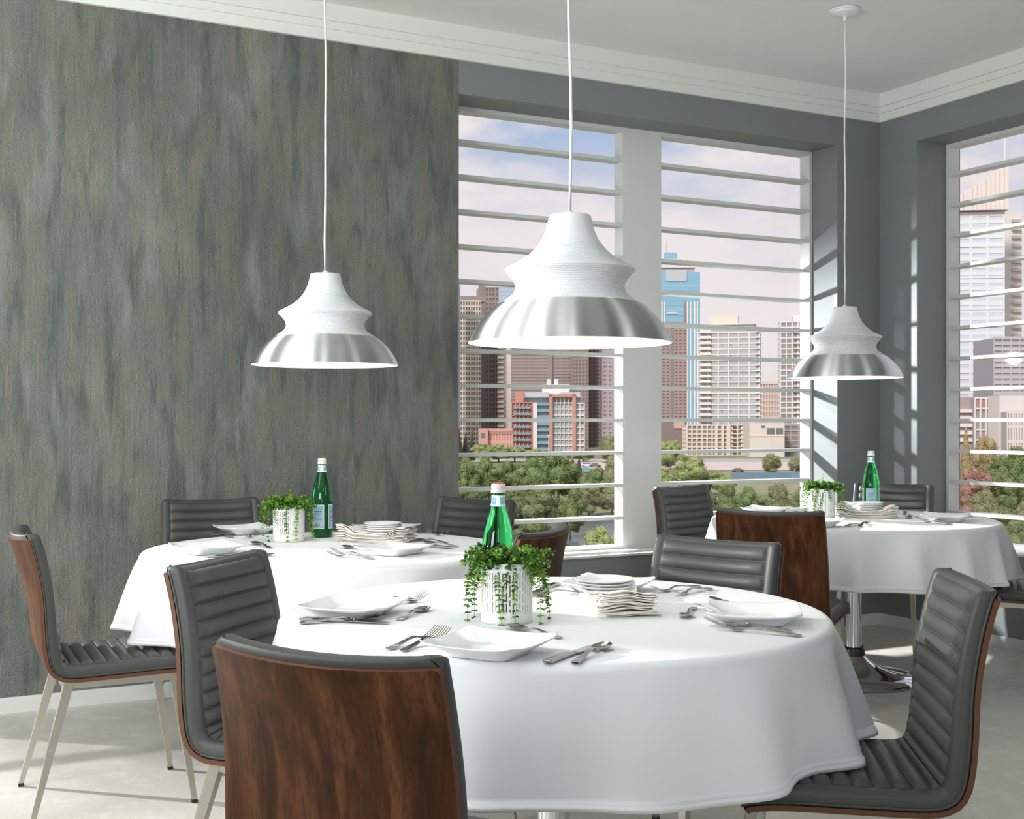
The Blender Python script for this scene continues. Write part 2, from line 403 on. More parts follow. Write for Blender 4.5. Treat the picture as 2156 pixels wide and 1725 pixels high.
def cloth(k, folds, drop, label):
    """folds: list of (angle, width, outward amplitude) lobes at the hem; angle 0 = towards camera-right"""
    n = 300; rows = []
    rng = random.Random(k)
    ph = [rng.uniform(0, 6.28) for _ in range(6)]
    def lobe(th):
        v = .010*math.sin(5*th+ph[0])+.008*math.sin(9*th+ph[1])+.006*math.sin(14*th+ph[2])
        for a, wd, am in folds:
            d = (th-a+PI) % (2*PI)-PI
            v += am*1.75*math.exp(-(d/wd)**2)
        return v
    R = TR_
    ths = [2*PI*i/n for i in range(n)]
    lb = [lobe(th) for th in ths]
    for f in (.0, .15, .3, .45, .6, .75, .88, .95): rows.append([(R-.02)*f]*n and [((R-.02)*f, TZ+.0004*math.sin(9*f+3*math.cos(th))) for th in ths])
    for j in range(6):
        a = j/5*PI/2; rows.append([(R-.02+.02*math.sin(a), TZ-.02+.02*math.cos(a)) for _ in ths])
    m = 20
    for j in range(1, m+1):
        q = j/m; row = []
        for i, th in enumerate(ths):
            L = lb[i]
            rad = R+.012*q+L*(q**.8)
            row.append((max(rad, R+.002*q), TZ-.02-(drop-.02)*q*(1-.18*max(L, 0))))
        rows.append(row)
    # hem: a turned edge a little proud of the cloth
    last = rows[-1]; prev = rows[-2]
    vs = []; fs = []
    rows.insert(len(rows)-1, [(a[0]+.0022, a[1]+.003) for a in prev])
    rows[-1] = [(a[0]+.0028, a[1]) for a in last]
    for row in rows:
        for (rad, z), th in zip(row, ths): vs.append((rad*math.cos(th), rad*math.sin(th), z))
    for r_ in range(len(rows)-1):
        for i in range(n):
            a = r_*n+i; b_ = r_*n+(i+1) % n
            fs.append((a, b_, b_+n, a+n))
    mb = MB(); mb.add(vs, fs)
    me = mb.mesh('tablecloth', CLOTH, True)
    bm = bmesh.new(); bm.from_mesh(me); bmesh.ops.remove_doubles(bm, verts=bm.verts[:n], dist=1e-5)
    bmesh.ops.recalc_face_normals(bm, faces=bm.faces); bm.to_mesh(me); bm.free()
    me.polygons.foreach_set('use_smooth', [True]*len(me.polygons))
    o = put('tablecloth', me, None, TABLES[k], -PHI, label=label, category='tablecloth', group='white tablecloths')
    sm = o.modifiers.new('thickness', 'SOLIDIFY'); sm.thickness = .0012; sm.offset = -1
    return o
D = math.radians
# angles in the camera-aligned frame: 0 right, 270 towards the camera
cloth(1, [(D(352),.10,.055), (D(330),.11,.05), (D(306),.13,.03), (D(283),.13,.022), (D(255),.12,.02), (D(232),.11,.03), (D(205),.10,.045),
          (D(180),.1,.04), (D(150),.1,.045), (D(120),.1,.04), (D(90),.1,.045), (D(55),.1,.012), (D(20),.1,.04)], .285,
      'white cloth draped over the nearest round table')
cloth(2, [(D(196),.09,.06), (D(222),.10,.055), (D(250),.13,.022), (D(275),.10,.018), (D(300),.10,.03), (D(325),.1,.045), (D(350),.1,.045),
          (D(20),.1,.04), (D(60),.1,.045), (D(100),.1,.04), (D(140),.1,.045), (D(170),.1,.04)], .272,
      'white cloth on the round table by the streaked wall, sunlit')
cloth(3, [(D(205),.1,.04), (D(232),.09,.03), (D(256),.08,.03), (D(276),.08,.032), (D(297),.08,.03), (D(318),.08,.04), (D(340),.09,.05), (D(2),.1,.055),
          (D(35),.1,.04), (D(75),.1,.045), (D(120),.1,.04), (D(165),.1,.04)], .265,
      'white cloth on the round table in the window corner')

# ------------------------------------------------------------------ chairs
def catmull(P, per=14):
    out = []
    for i in range(len(P)-1):
        p0, p1, p2, p3 = P[max(i-1, 0)], P[i], P[i+1], P[min(i+2, len(P)-1)]
        for j in range(per):
            t_ = j/per
            out.append(tuple(.5*((2*b_)+(-a+c_)*t_+(2*a-5*b_+4*c_-d_)*t_*t_+(-a+3*b_-3*c_+d_)*t_**3) for a, b_, c_, d_ in zip(p0, p1, p2, p3)))
    out.append(P[-1]); return out
class Path:
    def __init__(s, P):
        s.p = [Vector(q) for q in catmull(P)]; s.l = [0]
        for a, b_ in zip(s.p, s.p[1:]): s.l.append(s.l[-1]+(b_-a).length)
        s.L = s.l[-1]
    def at(s, d):
        d = min(max(d, 0), s.L); i = 0
        lo, hi = 0, len(s.l)-2
        while lo < hi:
            m_ = (lo+hi+1)//2
            if s.l[m_] <= d: lo = m_
            else: hi = m_-1
        i = lo; t_ = (d-s.l[i])/max(s.l[i+1]-s.l[i], 1e-9)
        return s.p[i].lerp(s.p[i+1], t_)
    def tan(s, d): return (s.at(d+.006)-s.at(d-.006)).normalized()
PROF = Path([(.548,.436), (.53,.4445), (.46,.449), (.31,.446), (.185,.444), (.140,.449), (.112,.464), (.097,.490), (.088,.525), (.076,.59), (.058,.69), (.031,.79), (.0,.893)])
def sstep(a, b_, x): q = min(max((x-a)/(b_-a), 0), 1); return q*q*(3-2*q)
def chair_pt(s_, x, h, tap=1.0):
    p = PROF.at(s_); tn = PROF.tan(s_); n_ = (tn.y, -tn.x)      # inward normal of the profile (y,z)
    k = sstep(.47, .86, s_)
    c_ = .034*k*(x/.22)**2
    y = p.x+n_[0]*(h+c_); z = p.y+n_[1]*(h+c_)
    return Vector((x, y, z))
def half_w(s_, base=.226, r=.007, top=.216):
    L = PROF.L; w_ = base+(top-base)*sstep(.5, L, s_)
    for d in (s_, L-s_):
        if d < r: w_ -= r-math.sqrt(max(r*r-(r-d)**2, 0))
    return w_
def chair_proto():
    r = thing('dining_chair', '', 'chair')
    L = PROF.L
    # plywood shell: veneered faces, paler edge
    ns = 44; us = [-1, -.9, -.7, -.45, -.2, 0, .2, .45, .7, .9, 1]
    L -= .013
    ss = sorted(set([0, .004, .01, .018, .03] + [L-q for q in (0, .004, .01, .018, .03)] + [L*i/ns for i in range(1, ns)]))
    nu = len(us); mb = MB(); vi = []; vo = []
    for s_ in ss:
        w_ = half_w(s_+(.013 if s_ > L-.02 else 0))+.003
        vi += [chair_pt(s_, u*w_, 0) for u in us]; vo += [chair_pt(s_, u*w_, -.012) for u in us]
    N = len(vi); mb.add(vi+vo, [], 0)
    q = lambda i, j: i*nu+j
    R_ = len(ss)
    for i in range(R_-1):
        for j in range(nu-1):
            mb.f.append((q(i,j), q(i,j+1), q(i+1,j+1), q(i+1,j))); mb.m.append(0)
            mb.f.append((N+q(i,j), N+q(i+1,j), N+q(i+1,j+1), N+q(i,j+1))); mb.m.append(0)
        for j in (0, nu-1):
            mb.f.append((q(i,j), q(i+1,j), N+q(i+1,j), N+q(i,j))); mb.m.append(1)
    for i in (0, R_-1):
        for j in range(nu-1): mb.f.append((q(i,j), q(i,j+1), N+q(i,j+1), N+q(i,j))); mb.m.append(1)
    mb.obj('shell', [WALNUT, PLY], r, True, 40)
    # quilted one-piece cushion
    L = PROF.L
    pitch = .0415; e0 = .022
    nr = int((L-2*e0)/pitch); pitch = (L-2*e0)/nr
    inset = .030
    svals = [0, .002, .006, .012, .018]
    for k in range(nr):
        for f in (0, .05, .14, .3, .5, .7, .86, .95): svals.append(e0+(k+f)*pitch)
    svals += [e0+nr*pitch] + [L-q_ for q_ in (.018, .012, .006, .002, 0)]
    def cols(w_):
        e = []
        e += [(-w_, 0), (-w_-.002, .012), (-w_-.001, .026), (-w_+.003, .034), (-w_+.010, .038), (-w_+inset-.004, .039), (-w_+inset, .035), (-w_+inset+.004, None), (-w_+inset+.014, None)]
        m_ = w_-inset-.014
        for u in (-.75, -.5, -.25, 0, .25, .5, .75): e.append((u*m_, None))
        e += [(-x, h) for x, h in reversed(e[:9])]
        return e
    vs = []; nc = len(cols(.2))
    for s_ in svals:
        w_ = half_w(s_, .224, .018, .214)
        ed = min(s_, L-s_); ef = math.sqrt(max(1-(1-min(ed/.02, 1))**2, 0))
        k = (s_-e0)/pitch
        rib = abs(math.sin(PI*k))**.55 if 0 <= k <= nr else 0
        for x, h in cols(w_):
            if h is None:
                d = w_-inset-abs(x); fade = min(d/.016, 1)**.6
                h = .0355+.0135*rib*fade
            vs.append(chair_pt(s_, x, h*ef+.0005))
    mb = MB(); mb.add(vs, [(i*nc+j, i*nc+j+1, (i+1)*nc+j+1, (i+1)*nc+j) for i in range(len(svals)-1) for j in range(nc-1)])
    bk = []; bs = [L-.05, L-.03, L-.018, L-.012, L-.006, L-.002, L]; bu = [-1, -.75, -.5, -.25, 0, .25, .5, .75, 1]
    for s_ in bs:                                  # leather back of the cushion where it stands above the shell
        w_ = half_w(s_, .224, .018, .214); bk += [chair_pt(s_, u*w_, .0003-.004*math.sqrt(max(0, min((L-s_)/.008, 1)))) for u in bu]
    mb.add(bk, [(i*9+j, i*9+j+1, (i+1)*9+j+1, (i+1)*9+j) for i in range(len(bs)-1) for j in range(8)])
    cu = mb.obj('cushion', LEATHER, r, True)
    # stitching: little dashes along the border and every rib seam; piping along the edge
    mb = MB()
    def dash(p, d, n_):
        d = d.normalized(); a = d.cross(n_).normalized()
        c_ = [p+d*sx*.0032+a*sy*.0009+n_*sz*.0010 for sz in (0, 1) for sx, sy in ((-1,-1), (1,-1), (1,1), (-1,1))]
        mb.add(c_, [(4,5,6,7), (0,1,5,4), (1,2,6,5), (2,3,7,6), (3,0,4,7)])
    def nrm(s_): tn = PROF.tan(s_); return Vector((0, tn.y, -tn.x))
    s_ = e0
    while s_ < L-e0:
        w_ = half_w(s_, .224, .018, .214)-inset
        for sg in (-1, 1):
            p = chair_pt(s_, sg*w_, .0362); p2 = chair_pt(s_+.004, sg*w_, .0362); dash(p, p2-p, nrm(s_))
        s_ += .0105
    for k in range(0, nr+1):
        s_ = e0+k*pitch; w_ = half_w(s_, .224, .018, .214)-inset-.004; x = -w_
        while x < w_:
            p = chair_pt(s_, x, .0362); p2 = chair_pt(s_, x+.004, .0362); dash(p, p2-p, nrm(s_)); x += .0105
    mb.obj('stitching', THREAD, cu)
    for sg in (-1, 1):
        mb = MB(); mb.tube([chair_pt(L*i/60, sg*(half_w(L*i/60, .224, .018, .214)+.001), .005) for i in range(61)], .0038, 6)
        mb.obj('piping', LEATHER, cu, True)
    # steel frame and tapered square legs
    f = MB()
    for x in (-.185, .185): f.box(x-.0125, x+.0125, .14, .50, .408, .432)
    for y in (.15, .49): f.box(-.1725, .1725, y-.0125, y+.0125, .408, .432)
    f.box(-.06, .06, .17, .47, .4322, .4345); f.obj('seat_frame', STEEL, r)
    for sx in (-1, 1):
        for top, foot in (((.185*sx, .485, .42), (.212*sx, .545, .012)), ((.185*sx, .155, .42), (.228*sx, .045, .012))):
            l = MB(); l.sect([(foot, .0085, .0085), (top, .0135, .0155)])
            lo = l.obj('leg', STEEL, r)
            c_ = MB(); c_.sect([((foot[0], foot[1], 0), .0085, .0085), ((foot[0], foot[1], .012), .009, .009)])
            c_.obj('foot_cap', RUBBER, lo)
    return r
CHAIRS = [  # x, y of the top of the back, facing, label
    (-.315, 1.90, .46, .89, 'walnut-backed chair nearest the camera, seen from behind'),
    (-.808, 3.20, .95, -.31, 'grey quilted chair at the left side of the nearest table'),
    (1.062, 2.742, -.99, .12, 'grey quilted chair right of the nearest table, seat and back in full view'),
    (.652, 3.73, -.67, -.74, 'grey chair behind the nearest table, facing the camera with glossy back'),
    (-1.63, 3.98, .90, .44, 'chair at the far left of the picture, pale walnut back against the streaked wall'),
    (-1.393, 5.61, .42, -.91, 'chair behind the wall-side table, backed against the streaked wall'),
    (-.14, 5.657, -.59, -.80, 'chair behind the wall-side table where streaked wall meets window'),
    (.137, 4.015, -.92, .40, 'walnut-backed chair at the right of the wall-side table, behind the nearest plant'),
    (1.015, 4.86, .43, .90, 'walnut-backed chair at the window-corner table, seen from behind'),
    (.89, 6.71, .68, -.73, 'grey quilted chair in front of the back window by the corner table'),
    (2.18, 6.96, -.48, -.88, 'grey chair in the room corner behind the green bottle'),
    (2.62, 5.62, -.93, .37, 'chair at the right edge of the picture, only its seat in view'),
]
ch0 = chair_proto()
for i, (x, y, dx, dy, lab) in enumerate(CHAIRS):
    if i == 0:
        ch0.location = W(x, y); ch0.rotation_euler = (0, 0, heading(dx, dy)); ch0['label'] = lab; ch0['group'] = 'quilted dining chairs'
    else: dup(ch0, lab, W(x, y), heading(dx, dy), 'quilted dining chairs')

# ------------------------------------------------------------------ pendant lamps
RIMZ = 1.468
def pendant_proto():
    r = thing('pendant_lamp', '', 'lamp')
    k = .275/876
    up = [(0, 180), (165, 180), (176, 184), (181, 196), (190, 240), (205, 300), (226, 352), (250, 400), (286, 452), (328, 500), (362, 530), (405, 560), (455, 590),
          (515, 620), (548, 637), (562, 650), (556, 664), (527, 690), (502, 720), (480, 750), (468, 778), (465, 800), (470, 826), (482, 850), (508, 876), (542, 900), (575, 922), (602, 938)]
    # resample and add the turned ridges
    P = [Vector((a, b_)) for a, b_ in up]; pr = []
    for a, b_ in zip(P, P[1:]):
        n = max(1, int((b_-a).length/4))
        for i in range(n): pr.append(a.lerp(b_, i/n))
    pr.append(P[-1]); d = 0; prof = []
    for i, p in enumerate(pr):
        if i: d += (p-pr[i-1]).length
        am = 4.4*sstep(380, 460, p.y)*(1-.75*math.exp(-((p.y-650)/14)**2))*(1-sstep(925, 938, p.y)) if p.y > 300 else 0
        prof.append((max(p.x+am*math.sin(d/19*2*PI), 0)*k, (1275-p.y)*k))
    MB().lathe(prof, 96).obj('upper_shade', SHADE, r, True, 50)
    lo = [(604, 938), (650, 968), (687, 1000), (738, 1048), (780, 1100), (816, 1150), (845, 1200), (863, 1240), (876, 1275)]
    lp = [(a, b_) for a, b_ in catmull(lo, 5)]
    MB().lathe([(a*k, (1275-b_)*k) for a, b_ in lp], 96).obj('lower_shade', ALU, r, True)
    MB().lathe([(876*k, 0), (872*k, -.0015), (868*k, 0)]+[((a-9)*k, (1275-b_-4)*k) for a, b_ in reversed(lp)]+[(400*k, (1275-930)*k), (150*k, (1275-900)*k), (0, (1275-895)*k)], 96).obj('inner_reflector', INNER, r, True, 50)
    MB().lathe([(0, .035), (.022, .038), (.036, .052), (.042, .072), (.036, .094), (.020, .112), (.014, .13)], 24).obj('bulb', BULB, r, True)
    MB().lathe([(.009, .343), (.009, .3535), (.0065, .3555), (0, .3555)], 20).obj('cord_grip', SHADE, r, True, 40)
    top = CZ-RIMZ
    pts = [(.003*math.sin(i*.9)*(1 if 0 < i < 12 else 0), .003*math.cos(i*1.3)*(1 if 0 < i < 12 else 0), .35+(top-.39)*i/12) for i in range(13)]
    MB().tube(pts, .0042, 8).obj('cord', CORD, r, True)
    MB().lathe([(.006, top-.055), (.009, top-.052), (.009, top-.033), (.045, top-.026), (.062, top-.022), (.064, top-.012), (.072, top-.010), (.074, top-.002), (0, top-.001)], 40).obj('canopy', SHADE, r, True, 30)
    return r
PEND = [(W(.156, 3.29), 'pendant lamp over the nearest table, the largest in view'),
        (W((685-CX)/F*4.61, 4.61), 'pendant lamp hanging before the streaked wall'),
        (W((1779-CX)/F*5.97, 5.97), 'pendant lamp over the window-corner table with its canopy in view')]
pp = pendant_proto()
for i, (p, lab) in enumerate(PEND):
    p = Vector((p.x, p.y, RIMZ))
    if i == 0: pp.location = p; pp['label'] = lab; pp['group'] = 'white and aluminium pendant lamps'
    else: dup(pp, lab, p, i*2.1, 'white and aluminium pendant lamps')
    light('pendant_light', 'POINT', p+Vector((0, 0, .015)), 2.2, (1, .97, .92), .05)

# ------------------------------------------------------------------ tableware
ZT = TZ+.0012
PS = 1.0
def sqpt(a, r, n):                               # superellipse of half-size r
    c_, s_ = math.cos(a), math.sin(a)
    return r/((abs(c_)**n+abs(s_)**n)**(1/n))*c_, r/((abs(c_)**n+abs(s_)**n)**(1/n))*s_
def plate_mesh():
    N = 96; rings = [(0, .0085, 4), (.03, .0085, 4), (.052, .0085, 5), (.062, .0092, 6), (.070, .0118, 7), (.080, .0168, 8), (.090, .0222, 9), (.100, .0272, 10), (.1075, .0305, 11), (.1100, .0318, 11)]
    out = [(.1112, .0306, 11), (.1105, .0285, 11), (.101, .0228, 10), (.090, .0160, 9), (.080, .0095, 8), (.073, .0045, 7), (.069, .0008, 7), (.064, .0006, 7), (.062, .003, 6), (0, .003, 4)]
    mb = MB(); vs = []
    for r_, z, n in rings+out:
        for i in range(N):
            a = 2*PI*i/N; x, y = sqpt(a, r_, n)
            cor = min(abs(x), abs(y))/max(r_, 1e-6)
            lift = .0085*sstep(.06, .11, r_)*(cor**3-.25)
            vs.append((x*PS, y*PS, (z+lift)*PS))
    M_ = len(rings)+len(out)
    mb.add(vs, [(j*N+i, j*N+(i+1) % N, (j+1)*N+(i+1) % N, (j+1)*N+i) for j in range(M_-1) for i in range(N)])
    me = mb.mesh('dinner_plate', PORCELAIN, True)
    bm = bmesh.new(); bm.from_mesh(me); bmesh.ops.remove_doubles(bm, verts=bm.verts, dist=1e-6); bmesh.ops.recalc_face_normals(bm, faces=bm.faces); bm.to_mesh(me); bm.free()
    me.polygons.foreach_set('use_smooth', [True]*len(me.polygons)); return me
PLATE = plate_mesh()
def sideplate_mesh():
    mb = MB(); mb.lathe([(0, .004), (.040, .004), (.048, .0055), (.060, .0095), (.072, .0135), (.0755, .0150), (.0765, .0142), (.0755, .0128), (.066, .0085), (.052, .003), (.046, .0004), (.040, .0004), (.038, .002), (0, .002)], 56)
    return mb.mesh('side_plate', PORCELAIN, True)
SIDE = sideplate_mesh()

def ribbon(mb, st, n=5):                          # stations (y, half width, z, thickness, dish)
    vs = []
    m_ = 2*n
    for y, hw, z, th, dish in st:
        for j in range(n):
            u = -1+2*j/(n-1); vs.append((u*hw, y, z+th/2+dish*u*u))
        for j in range(n):
            u = 1-2*j/(n-1); vs.append((u*hw*.96, y, z-th/2+dish*u*u))
    fs = [(i*m_+k, i*m_+(k+1) % m_, (i+1)*m_+(k+1) % m_, (i+1)*m_+k) for i in range(len(st)-1) for k in range(m_)]
    fs += [tuple(range(m_))[::-1], tuple((len(st)-1)*m_+k for k in range(m_))]
    mb.add(vs, fs)
def handle(L):
    return [(0, .0072, .0022, .0024, 0), (.004, .0095, .0022, .0028, 0), (.010, .0098, .0024, .0028, 0), (.014, .0086, .0030, .0036, 0), (.018, .0094, .0032, .0030, 0), (.024, .0084, .0036, .0034, 0), (.05, .0066, .0062, .0030, 0),
            (L*.36, .0048, .0098, .003, 0), (L*.46, .0040, .0118, .0034, 0), (L*.49, .0048, .0120, .0042, 0), (L*.52, .0036, .0116, .0034, 0), (L*.58, .0030, .0090, .003, 0)]
def fork_mesh(L=.205):
    mb = MB(); st = handle(L)+[(L*.63, .0042, .0050, .0026, 0), (L*.67, .0095, .0026, .002, .001), (L*.71, .0118, .0020, .0018, .001), (L*.755, .0122, .0034, .0018, .0005)]
    ribbon(mb, st)
    for i in range(4):
        x = -.0093+.0062*i
        mb.sect([((0, 0, 0), 0, 0)]*0 or [((x, L*.75, .0034), .0016, .001), ((x, L*.83, .0072), .0014, .001), ((x, L*.92, .0132), .0012, .001), ((x*.97, L, .0205), .0006, .0006)])
    return mb.mesh('fork', CUTLERY, True)
def spoon_mesh(L=.2):
    mb = MB(); st = handle(L)
    b0 = L*.64; bl = L-b0
    st += [(b0-.004, .0034, .0062, .003, 0)]
    for i in range(0, 15):
        u = i/14; wv = .0205*math.sqrt(max(math.sin(PI*min(max(u, .02), .985)**.82), 0))
        st.append((b0+bl*u, max(wv, .002), .0062-.0048*math.sin(PI*u)**.9+.003*u*u, .0014, .0062*math.sin(PI*u)**.7))
    ribbon(mb, st, 9); return mb.mesh('spoon', CUTLERY, True)
def knife_mesh(L=.228):
    mb = MB(); hl = L*.46
    ribbon(mb, [(0, .0080, .004, .003, 0), (.004, .0108, .004, .005, 0), (.012, .0108, .0045, .006, 0), (.03, .0090, .005, .007, 0), (hl*.8, .0078, .0055, .007, 0), (hl, .0066, .0055, .007, 0), (hl+.005, .0072, .0055, .0055, 0), (hl+.010, .0080, .0045, .0022, 0),
                (hl+.02, .0104, .004, .0018, 0), (L*.82, .0108, .0034, .0016, 0), (L*.93, .0086, .003, .0014, 0), (L*.98, .0046, .0028, .0012, 0), (L, .0012, .0028, .001, 0)])
    return mb.mesh('knife', CUTLERY, True)
TOOLS = {'fork': (fork_mesh(), .205), 'spoon': (spoon_mesh(), .2), 'knife': (knife_mesh(), .228)}
for me, _ in TOOLS.values():
    bm = bmesh.new(); bm.from_mesh(me); bmesh.ops.recalc_face_normals(bm, faces=bm.faces); bm.to_mesh(me); bm.free()
    me.polygons.foreach_set('use_smooth', [True]*len(me.polygons)); me.set_sharp_from_angle(angle=math.radians(50))
def lay(kind, a, b_, label, from_tip=False, s=1., dz=0):
    """a, b_: where the handle end and the tip lie in the photo (both on the table top)"""
    me, L = TOOLS[kind]; p = at(*a, ZT); q_ = at(*b_, ZT+(.012 if kind == 'fork' else .004))
    d = Vector((q_.x-p.x, q_.y-p.y)).normalized()
    if from_tip: p = Vector((q_.x-d.x*L*s, q_.y-d.y*L*s, ZT))
    o = put(kind, me, None, (p.x, p.y, ZT+dz), math.atan2(-d.x, d.y)); o.scale = (s, s, s)
    tag(o, label, kind if kind != 'knife' else 'table knife', 'polished steel cutlery')
    return o
def plate(px, py, ang, label, z=.80):
    p = at(px, py, z); o = put('dinner_plate', PLATE, None, (p.x, p.y, ZT), -PHI+math.radians(ang))
    tag(o, label, 'plate', 'square white dinner plates')
# nearest table
plate(1031, 1358, -27, 'square white plate in front on the nearest table')
plate(744, 1278.7, -17.5, 'square white plate at the left side of the nearest table')
plate(1278, 1231.8, -27, 'square white plate behind the napkins on the nearest table')
plate(1586, 1293, -11, 'square white plate at the right side of the nearest table')
T = 'on the nearest table'
lay('fork', (818, 1369), (915, 1328), 'outer fork left of the front plate '+T)
lay('fork', (848, 1373), (966, 1320), 'inner fork half under the front plate '+T)
lay('knife', (1150, 1398), (1252, 1359), 'knife right of the front plate '+T)
lay('spoon', (1210, 1398), (1300, 1347), 'large spoon right of the front knife '+T)
lay('spoon', (1180, 1345), (1046, 1314), 'spoon lying behind the front plate, under its rim', s=.92)
lay('knife', (632, 1306), (833, 1311), 'knife in front of the left plate '+T)
lay('spoon', (632, 1314), (800, 1302), 'spoon beside the knife before the left plate '+T)
lay('fork', (760, 1287), (900, 1254), 'lower fork peeping out behind the left plate '+T, True)
lay('fork', (760, 1278), (895, 1249), 'upper fork peeping out behind the left plate '+T, True)
lay('spoon', (840, 1307), (908, 1277), 'spoon right of the left plate '+T, s=.92)
lay('knife', (1175, 1231), (1125, 1247), 'knife between the nearest plant and the rear plate')
lay('spoon', (1240, 1248), (1150, 1251), 'spoon beside the napkins, its tip towards the nearest plant')
lay('fork', (1451, 1239), (1373, 1241), 'left fork of the pair right of the napkins on the nearest table', True)
lay('fork', (1479, 1244), (1413, 1248), 'right fork of the pair right of the napkins on the nearest table', True)
lay('fork', (1668, 1331), (1482, 1306), 'rear fork in front of the right plate '+T, True)
lay('fork', (1655, 1338), (1500, 1314), 'front fork before the right plate '+T, True)
lay('spoon', (1460, 1283), (1440, 1301), 'spoon left of the right plate '+T, True, s=.92)
lay('fork', (1540, 1279), (1465, 1276), 'fork tip left of the right plate, handle under the plate', True, s=.9)
lay('knife', (1562, 1288), (1495, 1255), 'knife tip showing behind the right plate '+T, True)
# table by the streaked wall
plate(436, 1153.5, 35, 'square white plate at the left of the wall-side table')
plate(518, 1114, 36.5, 'square white plate behind the left plant on the wall-side table')
plate(814, 1111, -38, 'square white plate farthest back on the wall-side table, behind the side plates')
plate(828, 1156, -34, 'square white plate at the front of the wall-side table')
T = 'on the wall-side table'
lay('spoon', (568, 1155), (522, 1140), 'spoon right of the left plate '+T)
lay('knife', (431, 1174), (505, 1169), 'knife in front of the left plate '+T)
lay('spoon', (459, 1176), (540, 1170), 'spoon in front of the left plate '+T+', mostly hidden by a chair')
lay('fork', (415, 1123), (455, 1121), 'fork left of the back plate '+T)
lay('spoon', (478, 1126), (448, 1129), 'spoon before the back plate '+T, True)
lay('knife', (440, 1122), (492, 1131), 'knife before the back plate '+T, True)
lay('fork', (544, 1125), (511, 1131), 'fork between the back plate and the left plant')
lay('fork', (938, 1120), (858, 1119), 'rear fork right of the farthest plate '+T, True)
lay('fork', (960, 1124), (900, 1124), 'front fork right of the farthest plate '+T, True)
lay('fork', (785, 1178), (688, 1164), 'left fork of the pair before the front plate '+T, True)
lay('fork', (798, 1176), (698, 1158), 'right fork of the pair before the front plate '+T, True)
lay('spoon', (775, 1162), (722, 1151), 'spoon left of the front plate '+T, True)
lay('knife', (952, 1156), (880, 1148), 'knife right of the front plate '+T)
lay('spoon', (963, 1152), (890, 1142), 'spoon right of the front plate '+T)
lay('spoon', (930, 1143), (868, 1136), 'spoon between the napkins and the front plate', True, s=.92)
# table in the window corner
plate(1614, 1073.8, -29, 'square white plate at the left of the corner table')
plate(1722, 1099, -24, 'square white plate partly hidden by the walnut chair on the corner table')
plate(1991, 1088.5, -23, 'square white plate at the right of the corner table')
plate(1812, 1065, -20, 'square white plate behind the bottle on the corner table')
T = 'on the corner table'
lay('knife', (1782, 1110), (1812, 1100), 'knife right of the half hidden plate '+T)
lay('spoon', (1810, 1110), (1838, 1096), 'spoon right of the half hidden plate '+T)
lay('spoon', (1925, 1081), (1911, 1091), 'spoon between the napkins and the right plate '+T, True)
lay('fork', (1905, 1085), (1906, 1074), 'upright-looking fork behind the spoon '+T, True)
lay('fork', (2019, 1103), (1926, 1090), 'rear fork before the right plate '+T, True)
lay('fork', (2012, 1106), (1934, 1093), 'front fork before the right plate '+T, True)
lay('knife', (2046, 1089), (1985, 1080), 'knife behind the right plate '+T+', handle end showing')
lay('knife', (1640, 1083), (1690, 1074), 'knife right of the left plate '+T)
lay('spoon', (1650, 1086), (1698, 1077), 'spoon right of the left plate '+T)

# folded napkins: flattened zigzag folds drawn out along the length, pressed down in the middle by a stack of side plates
def napkin_mesh(seed, lev, LEN=.28, WID=.145):
    rng = random.Random(seed); layers = 4; pr = []; sp = .0036; tot = .0148
    hw = WID/2
    for l in range(layers):
        sgn = 1 if l % 2 == 0 else -1; z = .0022+l*sp
        e = hw-rng.uniform(0, .014); ph_ = rng.uniform(0, 6)
        for i in range(11): u = i/10; pr.append((sgn*(-e+2*e*u), z+.0011*math.sin(u*7+ph_), l))
        if l < layers-1:
            for a in (.12, .3, .5, .7, .88): pr.append((sgn*(e+.0034*math.sin(PI*a)), z+sp*a, l+a))
    n = 26; vs = []; m_ = len(pr)
    ph = [rng.uniform(0, 6) for _ in range(8)]
    for i in range(n+1):
        v = i/n; y = (v-.5)*LEN
        sq = .55+.45*sstep(.42, .86, abs(2*v-1))          # pressed in the middle
        for x, z, l in pr:
            dx = .006*math.sin(7*v+ph[1]+l*.8)+.003*math.sin(17*v+ph[2]+l*1.7)
            und = .0042*math.sin(x*34+1.1+v*3)+.0025*math.sin(x*71+2.+v*5)        # shared undulation of the whole pile
            end = (.008*math.sin(l*2.1+ph[4])+.005*math.sin(x*55+ph[0]+l))*sstep(.75, 1, abs(2*v-1))*(1 if v > .5 else -1)
            Z = (z+lev*tot)
            vs.append((x+dx, y+end, (Z*(1+.10*math.sin(x*22+ph[3]*.3+lev))+und*Z/.05)*sq+lev*.0002+.0004*math.sin(9*v+x*60)))
    mb = MB(); mb.add(vs, [(i*m_+j, i*m_+j+1, (i+1)*m_+j+1, (i+1)*m_+j) for i in range(n) for j in range(m_-1)])
    return mb.mesh('napkin', LINEN, True)
NAPS = [napkin_mesh(s_, i) for i, s_ in enumerate((3, 11, 23, 42))]
